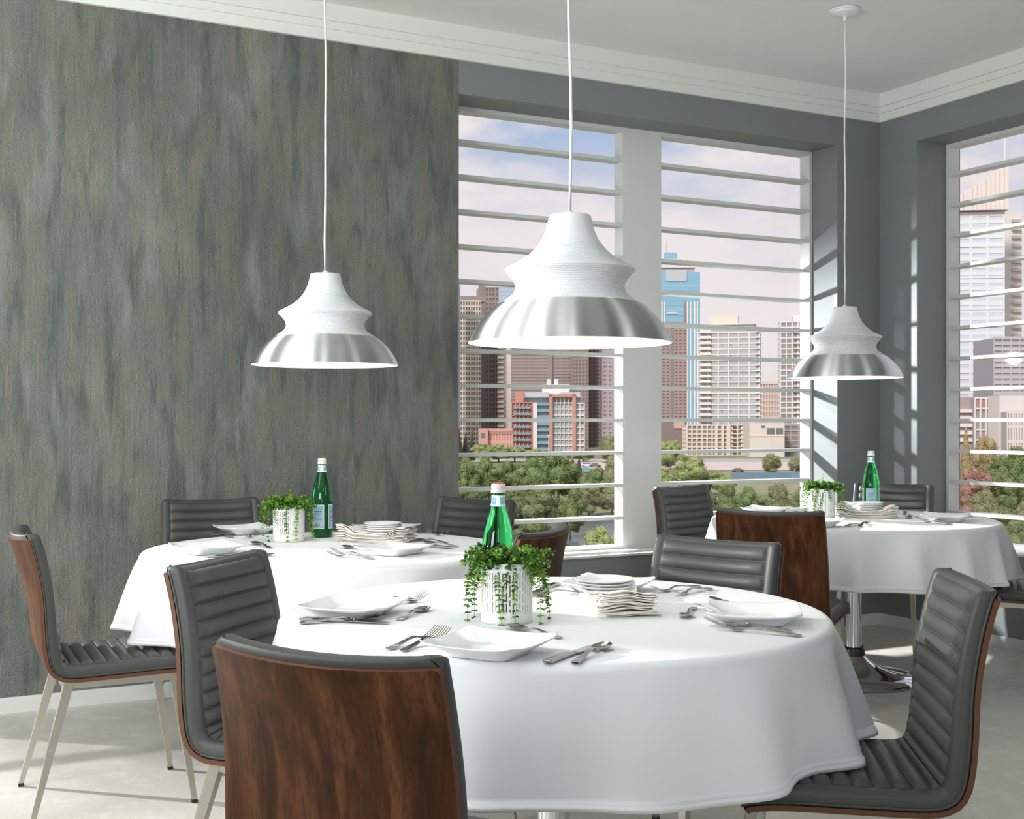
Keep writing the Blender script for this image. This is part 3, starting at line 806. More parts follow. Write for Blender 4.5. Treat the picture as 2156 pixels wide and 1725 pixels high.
def pile(px, py, ang, where, off=(0, 0)):
    p = at(px, py, ZT); rz = -PHI+math.radians(ang); rng = random.Random(int(px))
    names = ['lowest', 'second lowest', 'second from top', 'topmost']
    for i, me in enumerate(NAPS):
        o = put('napkin', me, None, (p.x+rng.uniform(-.004, .004), p.y+rng.uniform(-.004, .004), ZT+.001), rz+rng.uniform(-.04, .04))
        s_ = o.modifiers.new('thickness', 'SOLIDIFY'); s_.thickness = .0016
        tag(o, f'off-white folded napkin, {names[i]} of the pile {where}', 'napkin', 'folded napkins')
    q_ = Matrix.Rotation(rz, 4, 'Z') @ Vector((off[0], off[1], 0))
    for i in range(4):
        o = put('side_plate', SIDE, None, (p.x+q_.x+rng.uniform(-.002, .002), p.y+q_.y+rng.uniform(-.002, .002), ZT+.0365+i*.0078))
        tag(o, f'small round plate, {names[i]} of the stack {where}', 'plate', 'stacked side plates')
pile(1300, 1281, 7, 'on the nearest table', (-.028, .02))
pile(792, 1140, 72, 'on the wall-side table', (.01, -.025))
pile(1822, 1089, 84, 'on the corner table', (.0, -.01))

# ------------------------------------------------------------------ green bottles
BP = [(.0, .004), (.030, .002), (.040, .004), (.0432, .012), (.0432, .05), (.0430, .11), (.0424, .146), (.0408, .165), (.0384, .184), (.0345, .208), (.0272, .236), (.0212, .255), (.0174, .270), (.0158, .285), (.0155, .300), (.0155, .312), (0, .312)]
def rad_at(z):
    for (r0, z0), (r1, z1) in zip(BP[1:], BP[2:]):
        if z0 <= z <= z1: return r0+(r1-r0)*(z-z0)/max(z1-z0, 1e-6)
    return .0155
def patch(mb, a0, a1, z0, z1, off, mi=0, n=10, m_=4):
    vs = []
    for j in range(m_+1):
        z = z0+(z1-z0)*j/m_
        for i in range(n+1):
            a = a0+(a1-a0)*i/n; r_ = rad_at(z)+off; vs.append((r_*math.sin(a), -r_*math.cos(a), z))
    mb.add(vs, [(j*(n+1)+i, j*(n+1)+i+1, (j+1)*(n+1)+i+1, (j+1)*(n+1)+i) for j in range(m_) for i in range(n)], mi)
def text_on(mb, s_, size, a_c, z_c, off, mi):
    cu = bpy.data.curves.new('lettering', 'FONT'); cu.body = s_; cu.size = size; cu.align_x = 'CENTER'; cu.align_y = 'CENTER'; cu.resolution_u = 2
    o = bpy.data.objects.new('lettering', cu); COL.objects.link(o)
    dg = bpy.context.evaluated_depsgraph_get(); me = bpy.data.meshes.new_from_object(o.evaluated_get(dg))
    vs = []
    for v in me.vertices:
        z = z_c+v.co.y; r_ = rad_at(z); a = a_c+v.co.x/r_; r_ += off; vs.append((r_*math.sin(a), -r_*math.cos(a), z))
    mb.add(vs, [tuple(p.vertices) for p in me.polygons], mi)
    bpy.data.objects.remove(o); bpy.data.meshes.remove(me); bpy.data.curves.remove(cu)
def bottle(p, rz, label, mats_cap, barcode, angs):
    r = thing('water_bottle', label, 'bottle', (p.x, p.y, ZT), rz, 'green glass water bottles')
    MB().lathe([(r_, z) for r_, z in catmull(BP[:3], 2)[:-1]+catmull(BP[2:-2], 4)+BP[-2:]], 48).obj('glass_body', BOTTLE, r, True, 40)
    MB().lathe([(.0158, .2985), (.0182, .2990), (.0186, .3015), (.0182, .3045), (.0170, .3052), (.0166, .3075), (.0172, .3085), (.0172, .3175), (.0160, .3215), (.0140, .3228), (0, .3232)], 36).obj('cap', CAP, r, True, 35)
    if mats_cap: MB().lathe([(.0150, .3222), (.0158, .3230), (.0120, .3240), (0, .3240)], 30).obj('cap_seal', CAPRED, r, True)
    for ac in angs:
        mb = MB(); hw = .62
        patch(mb, ac-hw, ac+hw, .036, .134, .0006, 0)
        patch(mb, ac-hw+.06, ac+hw-.06, .0395, .1305, .0009, 1)
        for z in (.042, .127): patch(mb, ac-hw+.08, ac+hw-.08, z, z+.0014, .0012, 2, 8, 1)
        for e in (-1, 1): patch(mb, ac+e*(hw-.10)-.014, ac+e*(hw-.10)+.014, .042, .128, .0012, 2, 2, 4)
        for z in (.106, .080): patch(mb, ac-.36, ac+.36, z, z+.0026, .0013, 3, 8, 1)
        text_on(mb, 'S.PELLEGRINO', .0066, ac, .118, .0014, 2)
        for i, z in enumerate((.100, .095, .090, .073, .067)): patch(mb, ac-.38, ac+.38-.09*(i % 3), z, z+.0012, .0013, 2, 8, 1)
        if barcode and ac == angs[0]:
            patch(mb, ac-.32, ac+.38, .041, .060, .0012, 0)
            a = ac-.27; rg = random.Random(5)
            while a < ac+.32:
                w_ = rg.choice((.012, .02, .034)); patch(mb, a, a+w_, .043, .058, .0015, 3, 1, 1); a += w_+rg.choice((.016, .026))
        mb.obj('front_label' if ac == angs[0] else 'side_label', [LABELW, LABELB, INK, INKK], r, True, recalc=False)
    mb = MB(); patch(mb, -PI, PI, .266, .293, .0006, 0, 40); 
    for a in (-PI+.3, -PI/3, PI/3): patch(mb, a-.75, a+.75, .2695, .2900, .0009, 1, 10)
    for a in (-PI+.3, -PI/3, PI/3):
        text_on(mb, 'S.PELLEGRINO', .0042, a, .2845, .0012, 2); text_on(mb, 'S.PELLEGRINO', .0042, a, .2795, .0012, 2); text_on(mb, 'S.PELLEGRINO', .0042, a, .2745, .0012, 2)
    mb.obj('neck_label', [LABELW, LABELB, INK], r, True, recalc=False)
def facing(p): d = Vector((co.location.x-p.x, co.location.y-p.y)); return math.atan2(d.x, -d.y)
for (X, Y), lab, red, bar, angs in (((((1049-CX)/F*3.03), 3.03), 'green glass bottle standing behind the nearest plant', True, False, (-.6, 1.5)),
                              ((((678-CX)/F*5.02), 5.02), 'green glass bottle by the streaked wall, barcode on its label', False, True, (-.42, 1.25)),
                              ((((1834-CX)/F*6.2), 6.2), 'green glass bottle on the window-corner table', False, False, (.03, 1.62, -1.55))):
    p = W(X, Y); bottle(p, facing(p), lab, red, bar, angs)

# ------------------------------------------------------------------ plants in slotted white pots
def pot_mesh(Rr=.0625, Hh=.142):
    rng = random.Random(4); ncol = 46; zs = [0, .012] + [.012+.0035*i for i in range(1, 33)] + [.1285, Hh-.004, Hh]
    per = 3                                        # strut, slot, strut samples
    cols_ = []
    for c_ in range(ncol): cols_ += [(c_+.0)/ncol, (c_+.36)/ncol, (c_+.64)/ncol]
    n = len(cols_); open_ = set()
    for c_ in range(ncol):
        k = 3+rng.randint(0, 3)
        while k < 32:
            ln = rng.choice((2, 4, 6, 6, 8))
            for q_ in range(k, min(k+ln, 32)): open_.add((c_, q_))
            k += ln+rng.choice((1, 2, 2))
    vs = [(Rr*(1-.012*(1-z/Hh))*math.cos(2*PI*u), Rr*(1-.012*(1-z/Hh))*math.sin(2*PI*u), z) for z in zs for u in cols_]
    fs = []
    for j in range(len(zs)-1):
        for i in range(n):
            if i % 3 == 1 and (i//3, j) in open_: continue
            fs.append((j*n+i, j*n+(i+1) % n, (j+1)*n+(i+1) % n, (j+1)*n+i))
    mb = MB(); mb.add(vs, fs); return mb.mesh('pot', POT, True)
POTME = pot_mesh()
def leaf(mb, p, d, up, L, wd, mi=0):
    d = d.normalized(); sd = d.cross(up)
    if sd.length < 1e-4: sd = d.cross(Vector((1, .2, 0)))
    sd.normalize(); n_ = sd.cross(d)
    a = [p, p+d*L*.32+sd*wd*.42-n_*wd*.08, p+d*L*.68+sd*wd*.45-n_*wd*.1, p+d*L-n_*L*.1, p+d*L*.68-sd*wd*.45-n_*wd*.1, p+d*L*.32-sd*wd*.42-n_*wd*.08, p+d*L*.5+n_*wd*.22]
    mb.add(a, [(0,1,6), (1,2,6), (2,3,6), (3,4,6), (4,5,6), (5,0,6)], mi)
def strand_pts(az, reach, rise, hang, rng, Rr=.058, z0=.138, wob=.006):
    d = Vector((math.cos(az), math.sin(az), 0)); s_ = Vector((-d.y, d.x, 0)); pts = []
    q0 = d*(Rr*.5)+Vector((0, 0, z0)); q1 = d*(Rr+reach*.5)+Vector((0, 0, z0+rise)); q2 = d*(Rr+reach)+Vector((0, 0, z0+rise*.3)); q3 = d*(Rr+reach*1.05)+Vector((0, 0, z0-hang))
    a = rng.uniform(-1, 1)*.02
    for i in range(25):
        t_ = i/24; p = q0*(1-t_)**3+q1*3*t_*(1-t_)**2+q2*3*t_*t_*(1-t_)+q3*t_**3
        pts.append(p+s_*(wob*math.sin(t_*6+a*100)+a*t_))
    return pts
def leafy(mb, pts, rng, step=.0075, L=.0135, light=0., start=.0):
    d = 0; acc = 0; flip = 1
    for i, (a, b_) in enumerate(zip(pts, pts[1:])):
        seg = (b_-a).length; acc += seg
        while acc > step:
            acc -= step; t_ = i/len(pts)
            if t_ < start: continue
            tn = (b_-a).normalized(); ax = tn.orthogonal(); ax.rotate(Matrix.Rotation(rng.uniform(0, 2*PI), 3, tn))
            for sg in (1, -1):
                dr = (ax*sg+tn*rng.uniform(.35, .9)+Vector((0, 0, rng.uniform(-.1, .25)))).normalized()
                k = L*(1-.45*t_)*rng.uniform(.75, 1.15)
                leaf(mb, b_, dr, Vector((rng.uniform(-.4, .4), rng.uniform(-.4, .4), 1)), k, k*.72, 1 if rng.random() < light+.35*t_ else 0)
    mb.tube(pts, [.0011*(1-.5*i/len(pts)) for i in range(len(pts))], 4, 1)
def plant(p, label, seed, strands, ups):
    rng = random.Random(seed); r = thing('potted_plant', label, 'plant', (p.x, p.y, ZT), facing(p), 'potted trailing plants')
    po = put('pot', POTME, r); sm = po.modifiers.new('thickness', 'SOLIDIFY'); sm.thickness = .0038; sm.offset = -1
    MB().lathe([(0, .004), (.0535, .004), (.0535, .126), (0, .126)], 40).obj('liner', LINER, r, True, 40)
    mb = MB()
    for k in range(85):                            # dense crown over the rim
        az = rng.uniform(0, 2*PI); rr = rng.uniform(.005, .052); hh = rng.uniform(.012, .052)
        lean = rng.uniform(.2, 1.9)
        b0 = Vector((math.cos(az)*rr, math.sin(az)*rr, .124)); o_ = Vector((math.cos(az), math.sin(az), 0))
        pts = [b0+Vector((0, 0, hh))*math.sin(t_*PI*.62)+o_*(lean*.042*t_**1.4) for t_ in (i/9 for i in range(10))]
        leafy(mb, pts, rng, .0066, .0175, .14)
    fo = mb.obj('foliage', [LEAF, LEAFLIGHT], r, recalc=False); fo['kind'] = 'stuff'
    for az, reach, rise, hang, lt in strands:
        mb = MB(); leafy(mb, strand_pts(math.radians(az), reach, rise, hang, rng), rng, .0062, .0172, lt, .12)
        mb.obj('strand', [LEAF, LEAFLIGHT], r, recalc=False)
    for az, out, hh in ups:
        mb = MB(); d = Vector((math.cos(math.radians(az)), math.sin(math.radians(az)), 0))
        leafy(mb, [Vector((0, 0, .13))+d*(out*t_**1.2)+Vector((0, 0, hh*math.sin(t_*1.75))) for t_ in (i/14 for i in range(15))], rng, .009, .010, .5)
        mb.obj('sprig', [LEAF, LEAFLIGHT], r, recalc=False)
# azimuth in the plant's own frame: 270 = towards the camera, 0 = right
S1 = [(188, .034, .018, .150, .1), (200, .030, .022, .118, .25), (176, .038, .02, .10, .1), (212, .022, .016, .09, .2), (252, .010, .012, .135, .35), (276, .008, .012, .10, .0), (290, .012, .010, .132, .3),
      (350, .040, .02, .13, .3), (5, .036, .026, .105, .15), (338, .034, .022, .152, .4), (322, .022, .02, .05, .6), (20, .03, .02, .09, .1), (160, .03, .02, .07, .2), (232, .014, .016, .045, .4), (305, .016, .02, .045, .6), (90, .02, .02, .06, .2), (130, .02, .02, .06, .2)]
plant(W(-.013, 2.915), 'trailing green plant in white slotted pot on the nearest table', 5, S1, [(50, .045, .075), (10, .085, .035), (120, .03, .045), (200, .06, .03), (300, .05, .03), (150, .07, .035)])
S2 = [(185, .044, .03, .11, .4), (205, .030, .02, .13, .3), (172, .05, .03, .05, .6), (262, .012, .012, .13, .3), (300, .016, .014, .142, .7), (330, .026, .02, .10, .3), (350, .036, .024, .12, .3), (5, .034, .03, .08, .4), (225, .016, .016, .06, .4), (20, .03, .02, .06, .3), (160, .04, .03, .04, .4), (100, .02, .02, .05, .3)]
plant(W((608-CX)/F*4.85, 4.85), 'trailing green plant in white slotted pot beside the bottle by the streaked wall', 9, S2, [(60, .03, .085), (160, .07, .05), (20, .075, .045), (110, .02, .06), (180, .08, .035), (340, .07, .04), (80, .04, .07)])
S3 = [(186, .032, .022, .12, .2), (204, .022, .02, .14, .3), (226, .014, .016, .10, .2), (252, .010, .014, .12, .3), (276, .010, .012, .13, .0), (335, .044, .03, .09, .4), (350, .044, .03, .12, .6), (5, .03, .03, .06, .2), (170, .04, .03, .06, .2), (300, .014, .016, .05, .3), (100, .02, .02, .05, .3)]
plant(W((1731-CX)/F*6.02, 6.02), 'trailing green plant in white slotted pot on the window-corner table', 14, S3, [(70, .03, .085), (20, .07, .045), (150, .07, .05), (180, .06, .04), (350, .075, .04), (110, .03, .065)])

# ------------------------------------------------------------------ the city outside
GZ = -12.0
def cmat(name, c, rough=.8, **kw):
    c = tuple(k_*.68+h_*.32 for k_, h_ in zip(c, (226,214,212)))  # haze painted into the colour: each tone mixed towards a pale tint
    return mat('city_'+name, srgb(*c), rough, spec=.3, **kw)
def gm(): return mat('city_ground', rough=.9, build=lambda t, p, o: t.put(p.inputs['Base Color'], t.mix(t.ramp(t.noise(objc(t), .05, 5), (.4, 0.), (.6, 1.)), srgb(120,128,88), srgb(150,146,112))))
g_ = MB(); a = [W(-700, 20, GZ), W(1500, 20, GZ), W(1500, 1800, GZ), W(-700, 1800, GZ)]
g_.add(a, [(0, 1, 2, 3)]); struct('ground', g_, gm(), recalc=False)
def b_water(t, p, o):
    v = objc(t); t.put(p.inputs['Normal'], t.bump(t.noise(t.mapping(v, (.5, 1.6, 1)), 1.2, 3), .35, .2))
WATER = mat('river_water', srgb(104,116,118), .22, build=b_water)
def strip(name, pts, z, m): struct(name, MB().add([W(X, Y, z) for X, Y in pts], [tuple(range(len(pts)))]), m, recalc=False)
strip('river', [(-20, 108), (30, 96), (30, 190), (8, 170), (-20, 160)], GZ+.05, WATER)
strip('road', [(-60, 385), (200, 385), (200, 420), (-60, 420)], GZ+.06, cmat('asphalt', (160,154,150)))
strip('pavement', [(36, 322), (100, 322), (100, 384), (30, 384)], GZ+.1, cmat('parking', (206,184,172)))
strip('pavement', [(16, 322), (30, 322), (28, 384), (14, 384)], GZ+.1, cmat('parking', (206,184,172)))
BLD = 'city buildings outside the windows'
class Bld:
    def __init__(s, label, px0, px1, ytop, D, depth, yaw=0, name='office_tower', cat='building', ybase=None):
        s.w = (px1-px0)/F*D; s.d = depth; s.h = H+(HZ-ytop)/F*D-GZ; s.D = D
        X = ((px0+px1)/2-CX)/F*D
        s.o = thing(name, label, cat, W(X, D, GZ), -PHI+math.radians(yaw), BLD)
    def M(s, face):
        if face == 'F': return Matrix.Identity(4), s.w
        if face == 'L': return Matrix.Translation((-s.w/2, s.d/2, 0)) @ Matrix.Rotation(-PI/2, 4, 'Z'), s.d
        if face == 'R': return Matrix.Translation((s.w/2, s.d/2, 0)) @ Matrix.Rotation(PI/2, 4, 'Z'), s.d
    def body(s, m, name='wall', h=None, w=None):
        MB().box(-s.w/2, s.w/2, 0, s.d, 0, h or s.h).obj(name, m, s.o, recalc=False); return s
    def grid(s, m, face, nx, nz, pier, band, proud=.25, z0=0, z1=None, name='facade_frame', u0=0., u1=1.):
        """piers and floor bands standing proud of the dark glass of the body: the windows are the bays between"""
        M, wd = s.M(face); z1 = z1 or s.h; mb = MB(); a = -wd/2+u0*wd; b_ = -wd/2+u1*wd
        for i in range(nx+1):
            if pier <= 0: break
            x = a+(b_-a)*i/nx; mb.box(max(x-pier/2, a-proud*.3), min(x+pier/2, b_+proud*.3), -proud, 0, z0, z1, M=M)
        for j in range(nz+1):
            if band <= 0: break
            z = z0+(z1-z0)*j/nz; mb.box(a, b_, -proud*.9, 0, z-band/2, z+band/2, M=M)
        o = mb.obj(name, m, s.o, recalc=False); o['kind'] = 'stuff'; return s
    def part(s, name, m, *b_): MB().box(*b_).obj(name, m, s.o, recalc=False); return s
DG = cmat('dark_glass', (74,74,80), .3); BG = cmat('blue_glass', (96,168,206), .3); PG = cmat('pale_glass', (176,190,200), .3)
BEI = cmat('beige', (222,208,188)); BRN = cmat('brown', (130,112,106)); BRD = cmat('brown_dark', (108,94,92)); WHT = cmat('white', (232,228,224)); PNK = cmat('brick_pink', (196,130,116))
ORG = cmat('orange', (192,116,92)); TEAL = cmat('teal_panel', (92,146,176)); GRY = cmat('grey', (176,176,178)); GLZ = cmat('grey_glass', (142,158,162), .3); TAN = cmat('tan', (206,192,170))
# through the left light of the back window
x = Bld('tan gridded tower seen just right of the streaked wall', 968, 1013, 634, 520, 12, 14); x.body(DG)
x.grid(TAN, 'F', 8, 30, .45, .8).grid(TAN, 'L', 8, 30, .45, .8); x.part('penthouse', BRN, -x.w/2+1, x.w/2+3, 3, 10, x.h, x.h+2.4)
x = Bld('dark brown banded tower behind the tan gridded tower', 1008, 1050, 606, 545, 10, 8); x.body(cmat('brown_glass', (86,74,72), .3)); x.grid(BRN, 'F', 6, 34, .5, .7); x.part('stair_shaft', BRD, -x.w/2, -x.w/2+2.6, -.6, 1, 0, x.h+1.5)
x = Bld('narrow tower with brown and cream floor bands', 1047, 1060, 640, 532, 8); x.body(BRD); x.grid(TAN, 'F', 1, 30, 0, .9, .5)
x = Bld('plain pale slab tower between the banded tower and the brown blocks', 1061, 1076, 636, 534, 9); x.body(cmat('pale_slab', (214,200,190))); x.part('roof_edge', BRN, -x.w/2, x.w/2, -.2, .2, x.h-.5, x.h)
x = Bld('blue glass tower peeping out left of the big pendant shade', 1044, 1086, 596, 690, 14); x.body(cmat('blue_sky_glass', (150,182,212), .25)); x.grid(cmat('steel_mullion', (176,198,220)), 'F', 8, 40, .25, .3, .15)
x = Bld('dark blue glass tower at the edge of the streaked wall', 950, 967, 597, 500, 10); x.body(cmat('navy_glass', (84,98,128), .3)); x.grid(cmat('navy_mullion', (110,122,148)), 'F', 3, 30, .3, .35, .15)
x = Bld('broad brown office block behind the orange and blue building', 1075, 1208, 672, 610, 20); x.body(cmat('brown_band_glass', (124,106,104), .35)); x.grid(cmat('brown_band', (142,124,120)), 'F', 10, 40, .35, .9, .2)
x.part('lift_shaft', BRN, -x.w/2+18, -x.w/2+21, -.8, 1, 0, x.h+3)
x = Bld('slim dark brown tower in the middle of the left light', 1204, 1239, 684, 590, 12); x.body(BRD); x.grid(BRN, 'F', 5, 32, .6, .7, .25)
x = Bld('brown tower with a dark vertical joint, near the pillar', 1238, 1272, 662, 600, 12); x.body(cmat('umber_glass', (98,84,84), .35)); x.grid(cmat('umber', (136,116,112)), 'F', 4, 34, .8, .8, .25); x.part('joint', BRD, x.w/2-1.1, x.w/2-.2, -.5, 0, 0, x.h)
x = Bld('mauve grey tower beside the window pillar', 1268, 1325, 648, 575, 14); x.body(cmat('mauve_glass', (116,104,112), .35)); x.grid(cmat('mauve', (152,136,138)), 'F', 5, 32, 1.3, 1.25, .25)
# orange and blue mid-rise
x = Bld('orange and blue apartment building with grey glass, in the middle of the left light', 1077, 1230, 842, 520, 14, name='apartment_building'); x.body(GLZ, h=x.h-1.5)
def ppx(b_, px): return (px-CX)/F*b_.D-((1077+1230)/2-CX)/F*b_.D
h_ = x.h
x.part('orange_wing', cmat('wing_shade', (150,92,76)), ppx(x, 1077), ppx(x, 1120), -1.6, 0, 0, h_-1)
mb = MB()
for i in range(6): q_ = ppx(x, 1077+8.6*i); mb.box(q_-.25, q_+.25, -2.2, -1.6, 0, h_-1)
for j in range(9): mb.box(ppx(x, 1077), ppx(x, 1120), -2.2, -1.6, h_-1.4-j*2.75, h_-1-j*2.75)
o = mb.obj('orange_frame', ORG, x.o, recalc=False)
mb = MB()
for i in range(1, 5):
    for j in range(8): q_ = ppx(x, 1077+8.6*i); z_ = h_-2.9-j*2.75; mb.box(q_-.75, q_+.75, -3.1, -2.2, z_-.9, z_)
o = mb.obj('balcony', TEAL, x.o, recalc=False); o['kind'] = 'stuff'
x.part('stair_tower', ORG, ppx(x, 1085), ppx(x, 1102), -1.2, 3, h_-1, h_+3.5)
x.part('white_bay', WHT, ppx(x, 1121), ppx(x, 1131), -1.8, 0, 0, h_-1.2)
mb = MB()
for j in range(8): z_ = h_-1.2-j*2.75; mb.box(ppx(x, 1131), ppx(x, 1158), -1.5, 0, z_-1.25, z_)
mb.obj('blue_balustrade', TEAL, x.o, recalc=False)['kind'] = 'stuff'
mb = MB(); mb.box(ppx(x, 1156), ppx(x, 1163), -2, 0, 0, h_+2.4).box(ppx(x, 1205), ppx(x, 1212), -2, 0, 0, h_+2.4).box(ppx(x, 1156), ppx(x, 1212), -2, 0, h_+1.2, h_+2.4); mb.obj('orange_portal', ORG, x.o, recalc=False)
x.grid(WHT, 'F', 5, 9, .22, .5, .6, 0, h_+1.2, u0=(1163-1077)/153, u1=(1205-1077)/153, name='window_grid')
x.grid(WHT, 'F', 2, 8, .35, .6, .8, 0, h_-1.5, u0=(1212-1077)/153, u1=1., name='window_grid')
x.part('upper_storey', PG, ppx(x, 1104), ppx(x, 1222), 1.5, 10, h_-1.5, h_+3.2); x.part('roof_slab', cmat('slab', (170,186,190)), ppx(x, 1102), ppx(x, 1225), -1.0, 11, h_+.9, h_+1.5)
x.part('plant_room', WHT, ppx(x, 1142), ppx(x, 1200), 3, 10, h_+3.2, h_+6.6)
for q_ in (1154, 1158, 1170, 1174): MB().tube([(ppx(x, q_), 5, h_+6.6), (ppx(x, q_), 5, h_+9)], .55, 8).obj('chimney', WHT, x.o)
x = Bld('low pink brick building left of the orange apartment building', 1008, 1079, 906, 480, 16, name='brick_building'); x.body(PNK)
x.part('cornice', cmat('brick_dark', (150,96,90)), -x.w/2, x.w/2, -.3, 0, x.h-1.6, x.h-.2); x.grid(cmat('brick_pier', (208,142,124)), 'F', 12, 2, .5, 1.4, .25)
x.part('entrance_block', PNK, -x.w/2, -x.w/2+3.6, -2.5, 0, 0, x.h+.6); x.part('entrance_glass', DG, -x.w/2+1, -x.w/2+2.6, -2.6, -2.4, x.h-3, x.h-1)
# through the right light of the back window
x = Bld('bright blue glass tower with a stepped crown and mast', 1380, 1474, 573, 820, 22); x.body(BG)
w2 = x.w/2
x.part('crown', cmat('crown_grey', (150,146,156)), -w2, w2-3.5, 2, 18, x.h, x.h+3.2); x.part('crown_slab', WHT, -w2, w2-2.5, 1, 19, x.h+3.2, x.h+4.2); x.part('upper_crown', PG, -w2+4, w2-11, 5, 14, x.h+4.2, x.h+9.5); x.part('crown_tip', BG, -w2+7, w2-14.5, 6, 12, x.h+9.5, x.h+14)
MB().tube([(-w2+8.6, 9, x.h+14), (-w2+8.6, 9, x.h+22)], .22, 6).obj('mast', GRY, x.o)
x.part('billboard', PG, -w2+7, w2-9, -.5, 0, x.h-6, x.h+1.5)
mb = MB()
for i in range(7): mb.box(-w2, w2, -.2, 0, x.h-3.3*i-9.3, x.h-3.3*i-9.0)
mb.obj('floor_line', PG, x.o, recalc=False)['kind'] = 'stuff'
mb = MB()
for q_ in (-w2+2.4, -w2+4.4, -w2+6.2, w2-8.6, w2-6.4, w2-3.6, w2-1.8): mb.box(q_-.45, q_+.45, -.45, 0, 0, x.h-20)
mb.obj('white_fin', WHT, x.o, recalc=False)['kind'] = 'stuff'
x.part('dark_fin', BRD, w2-10.6, w2-9.2, -.5, 0, 0, x.h-20); x.part('sign_panel', WHT, -w2+8, -w2+14, -.5, 0, x.h-28, x.h-27)
x = Bld('brown masonry tower left of the cream apartment tower', 1384, 1446, 680, 560, 16); x.body(cmat('maroon_glass', (104,86,84), .4)); x.grid(cmat('maroon', (140,116,110)), 'F', 7, 30, .9, .9, .25, z0=14); x.part('base_sign', cmat('sign_tan', (196,160,140)), x.w/2-6, x.w/2-1, -.6, 0, 9.5, 12.5)
x.part('corner_strip', BRD, -.6, .4, -.6, 0, 14, x.h)
def apartment(label, px0, px1, ytop, D, yaw, depth, nF, nL, nz, frame, glass):
    x = Bld(label, px0, px1, ytop, D, depth, yaw, name='apartment_tower'); x.body(glass)
    x.grid(frame, 'L', nL, nz, .75, .75, .3).grid(frame, 'F', nF, nz, .55, .6, .3)
    return x
APG = cmat('apartment_glass', (150,160,164), .3)
x = apartment('cream apartment tower with balconies and a stepped top, middle of the right light', 1470, 1598, 700, 480, -14, 13, 6, 8, 22, cmat('cream_frame', (226,218,206)), APG)
w2 = x.w/2
mb = MB()
for j in range(1, 23):
    z_ = x.h*j/22; mb.box(-w2+1.0, -w2+5.2, -1.6, 0, z_-.25, z_+.05); mb.box(-w2+1.0, -w2+5.2, -1.65, -1.55, z_, z_+.8); mb.box(w2-1.5, w2+1.1, -.9, 1, z_-.2, z_+.05)
mb.obj('balcony', cmat('balcony_white', (236,232,226)), x.o, recalc=False)['kind'] = 'stuff'
mb = MB()
for i in range(5):
    for j in range(10):
        mb.box(-w2+6.5+3.4*i, -w2+8.9+3.4*i, -.12, 0, x.h*(j*2+1)/22+.5, x.h*(j*2+1)/22+2.1)
mb.obj('blue_window', cmat('window_blue', (160,184,202), .25), x.o, recalc=False)['kind'] = 'stuff'
x.part('upper_setback', APG, -w2+1.6, w2-2.2, 1.2, 12, x.h, x.h+3.0); x.part('setback_roof', BEI, -w2+1.2, w2-1.8, .8, 12.4, x.h+3, x.h+3.5); x.part('penthouse', BEI, -w2+5, w2-8.5, 3, 11, x.h+3.5, x.h+7)
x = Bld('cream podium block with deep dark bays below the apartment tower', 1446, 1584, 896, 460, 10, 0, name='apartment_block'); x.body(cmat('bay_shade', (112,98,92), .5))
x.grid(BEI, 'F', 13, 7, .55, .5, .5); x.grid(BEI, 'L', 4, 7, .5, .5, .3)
w2 = x.w/2
mb = MB()
for q_ in (-w2+11.0, -w2+13.4, -w2+15.8, w2-4.0): mb.box(q_-.5, q_+.5, -1.0, 0, 0, x.h)
mb.obj('pier', BEI, x.o, recalc=False); mb = MB()
for j in range(7):
    for i in range(3): q_ = -w2+17.3+3*i; mb.box(q_-.8, q_+.8, -1.5, 0, 1.6+j*(x.h/7), 1.9+j*(x.h/7))
mb.obj('balcony', WHT, x.o, recalc=False)['kind'] = 'stuff'
x = Bld('blank cream wall building right of the podium block', 1578, 1652, 890, 440, 12, name='blank_building'); x.body(cmat('blank_wall', (218,206,196)))
w2 = x.w/2
x.part('window', DG, w2-6.4, w2-3.6, -.1, .1, x.h-4.2, x.h-2.0); x.part('window', DG, w2-3.1, w2-.6, -.1, .1, x.h-4.2, x.h-2.0); x.part('window', DG, w2-8.4, w2-7, -.1, .1, x.h-1.9, x.h-1.1); x.part('rail', GRY, -w2+2, w2, -.1, .1, x.h, x.h+1.2); x.part('ledge', BEI, -w2, w2, -.3, 0, x.h-5, x.h-4.7)
x = apartment('white framed apartment tower at the right edge of the back window', 1644, 1716, 678, 530, -8, 12, 6, 5, 24, cmat('white_frame', (228,222,218)), cmat('window_grey', (120,118,122), .3))
x.part('roof_box', WHT, -2, x.w/2, 2, 9, x.h, x.h+3.2); w2 = x.w/2
mb = MB()
for j in range(1, 24): mb.box(-w2+5.4, -w2+8.4, -1.4, 0, x.h*j/24-.2, x.h*j/24+.1)
mb.obj('balcony', WHT, x.o, recalc=False)['kind'] = 'stuff'
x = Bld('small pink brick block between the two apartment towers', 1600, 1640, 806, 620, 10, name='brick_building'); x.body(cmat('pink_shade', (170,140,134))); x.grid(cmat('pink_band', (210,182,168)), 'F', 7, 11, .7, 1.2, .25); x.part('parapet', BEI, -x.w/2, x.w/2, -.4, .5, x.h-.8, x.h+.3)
x = Bld('dark windowed block at the foot of the white apartment tower', 1649, 1712, 896, 450, 8, name='apartment_block'); x.body(cmat('charcoal_glass', (96,88,90), .3)); x.grid(cmat('charcoal_frame', (150,138,134)), 'F', 4, 6, .35, .5, .3)
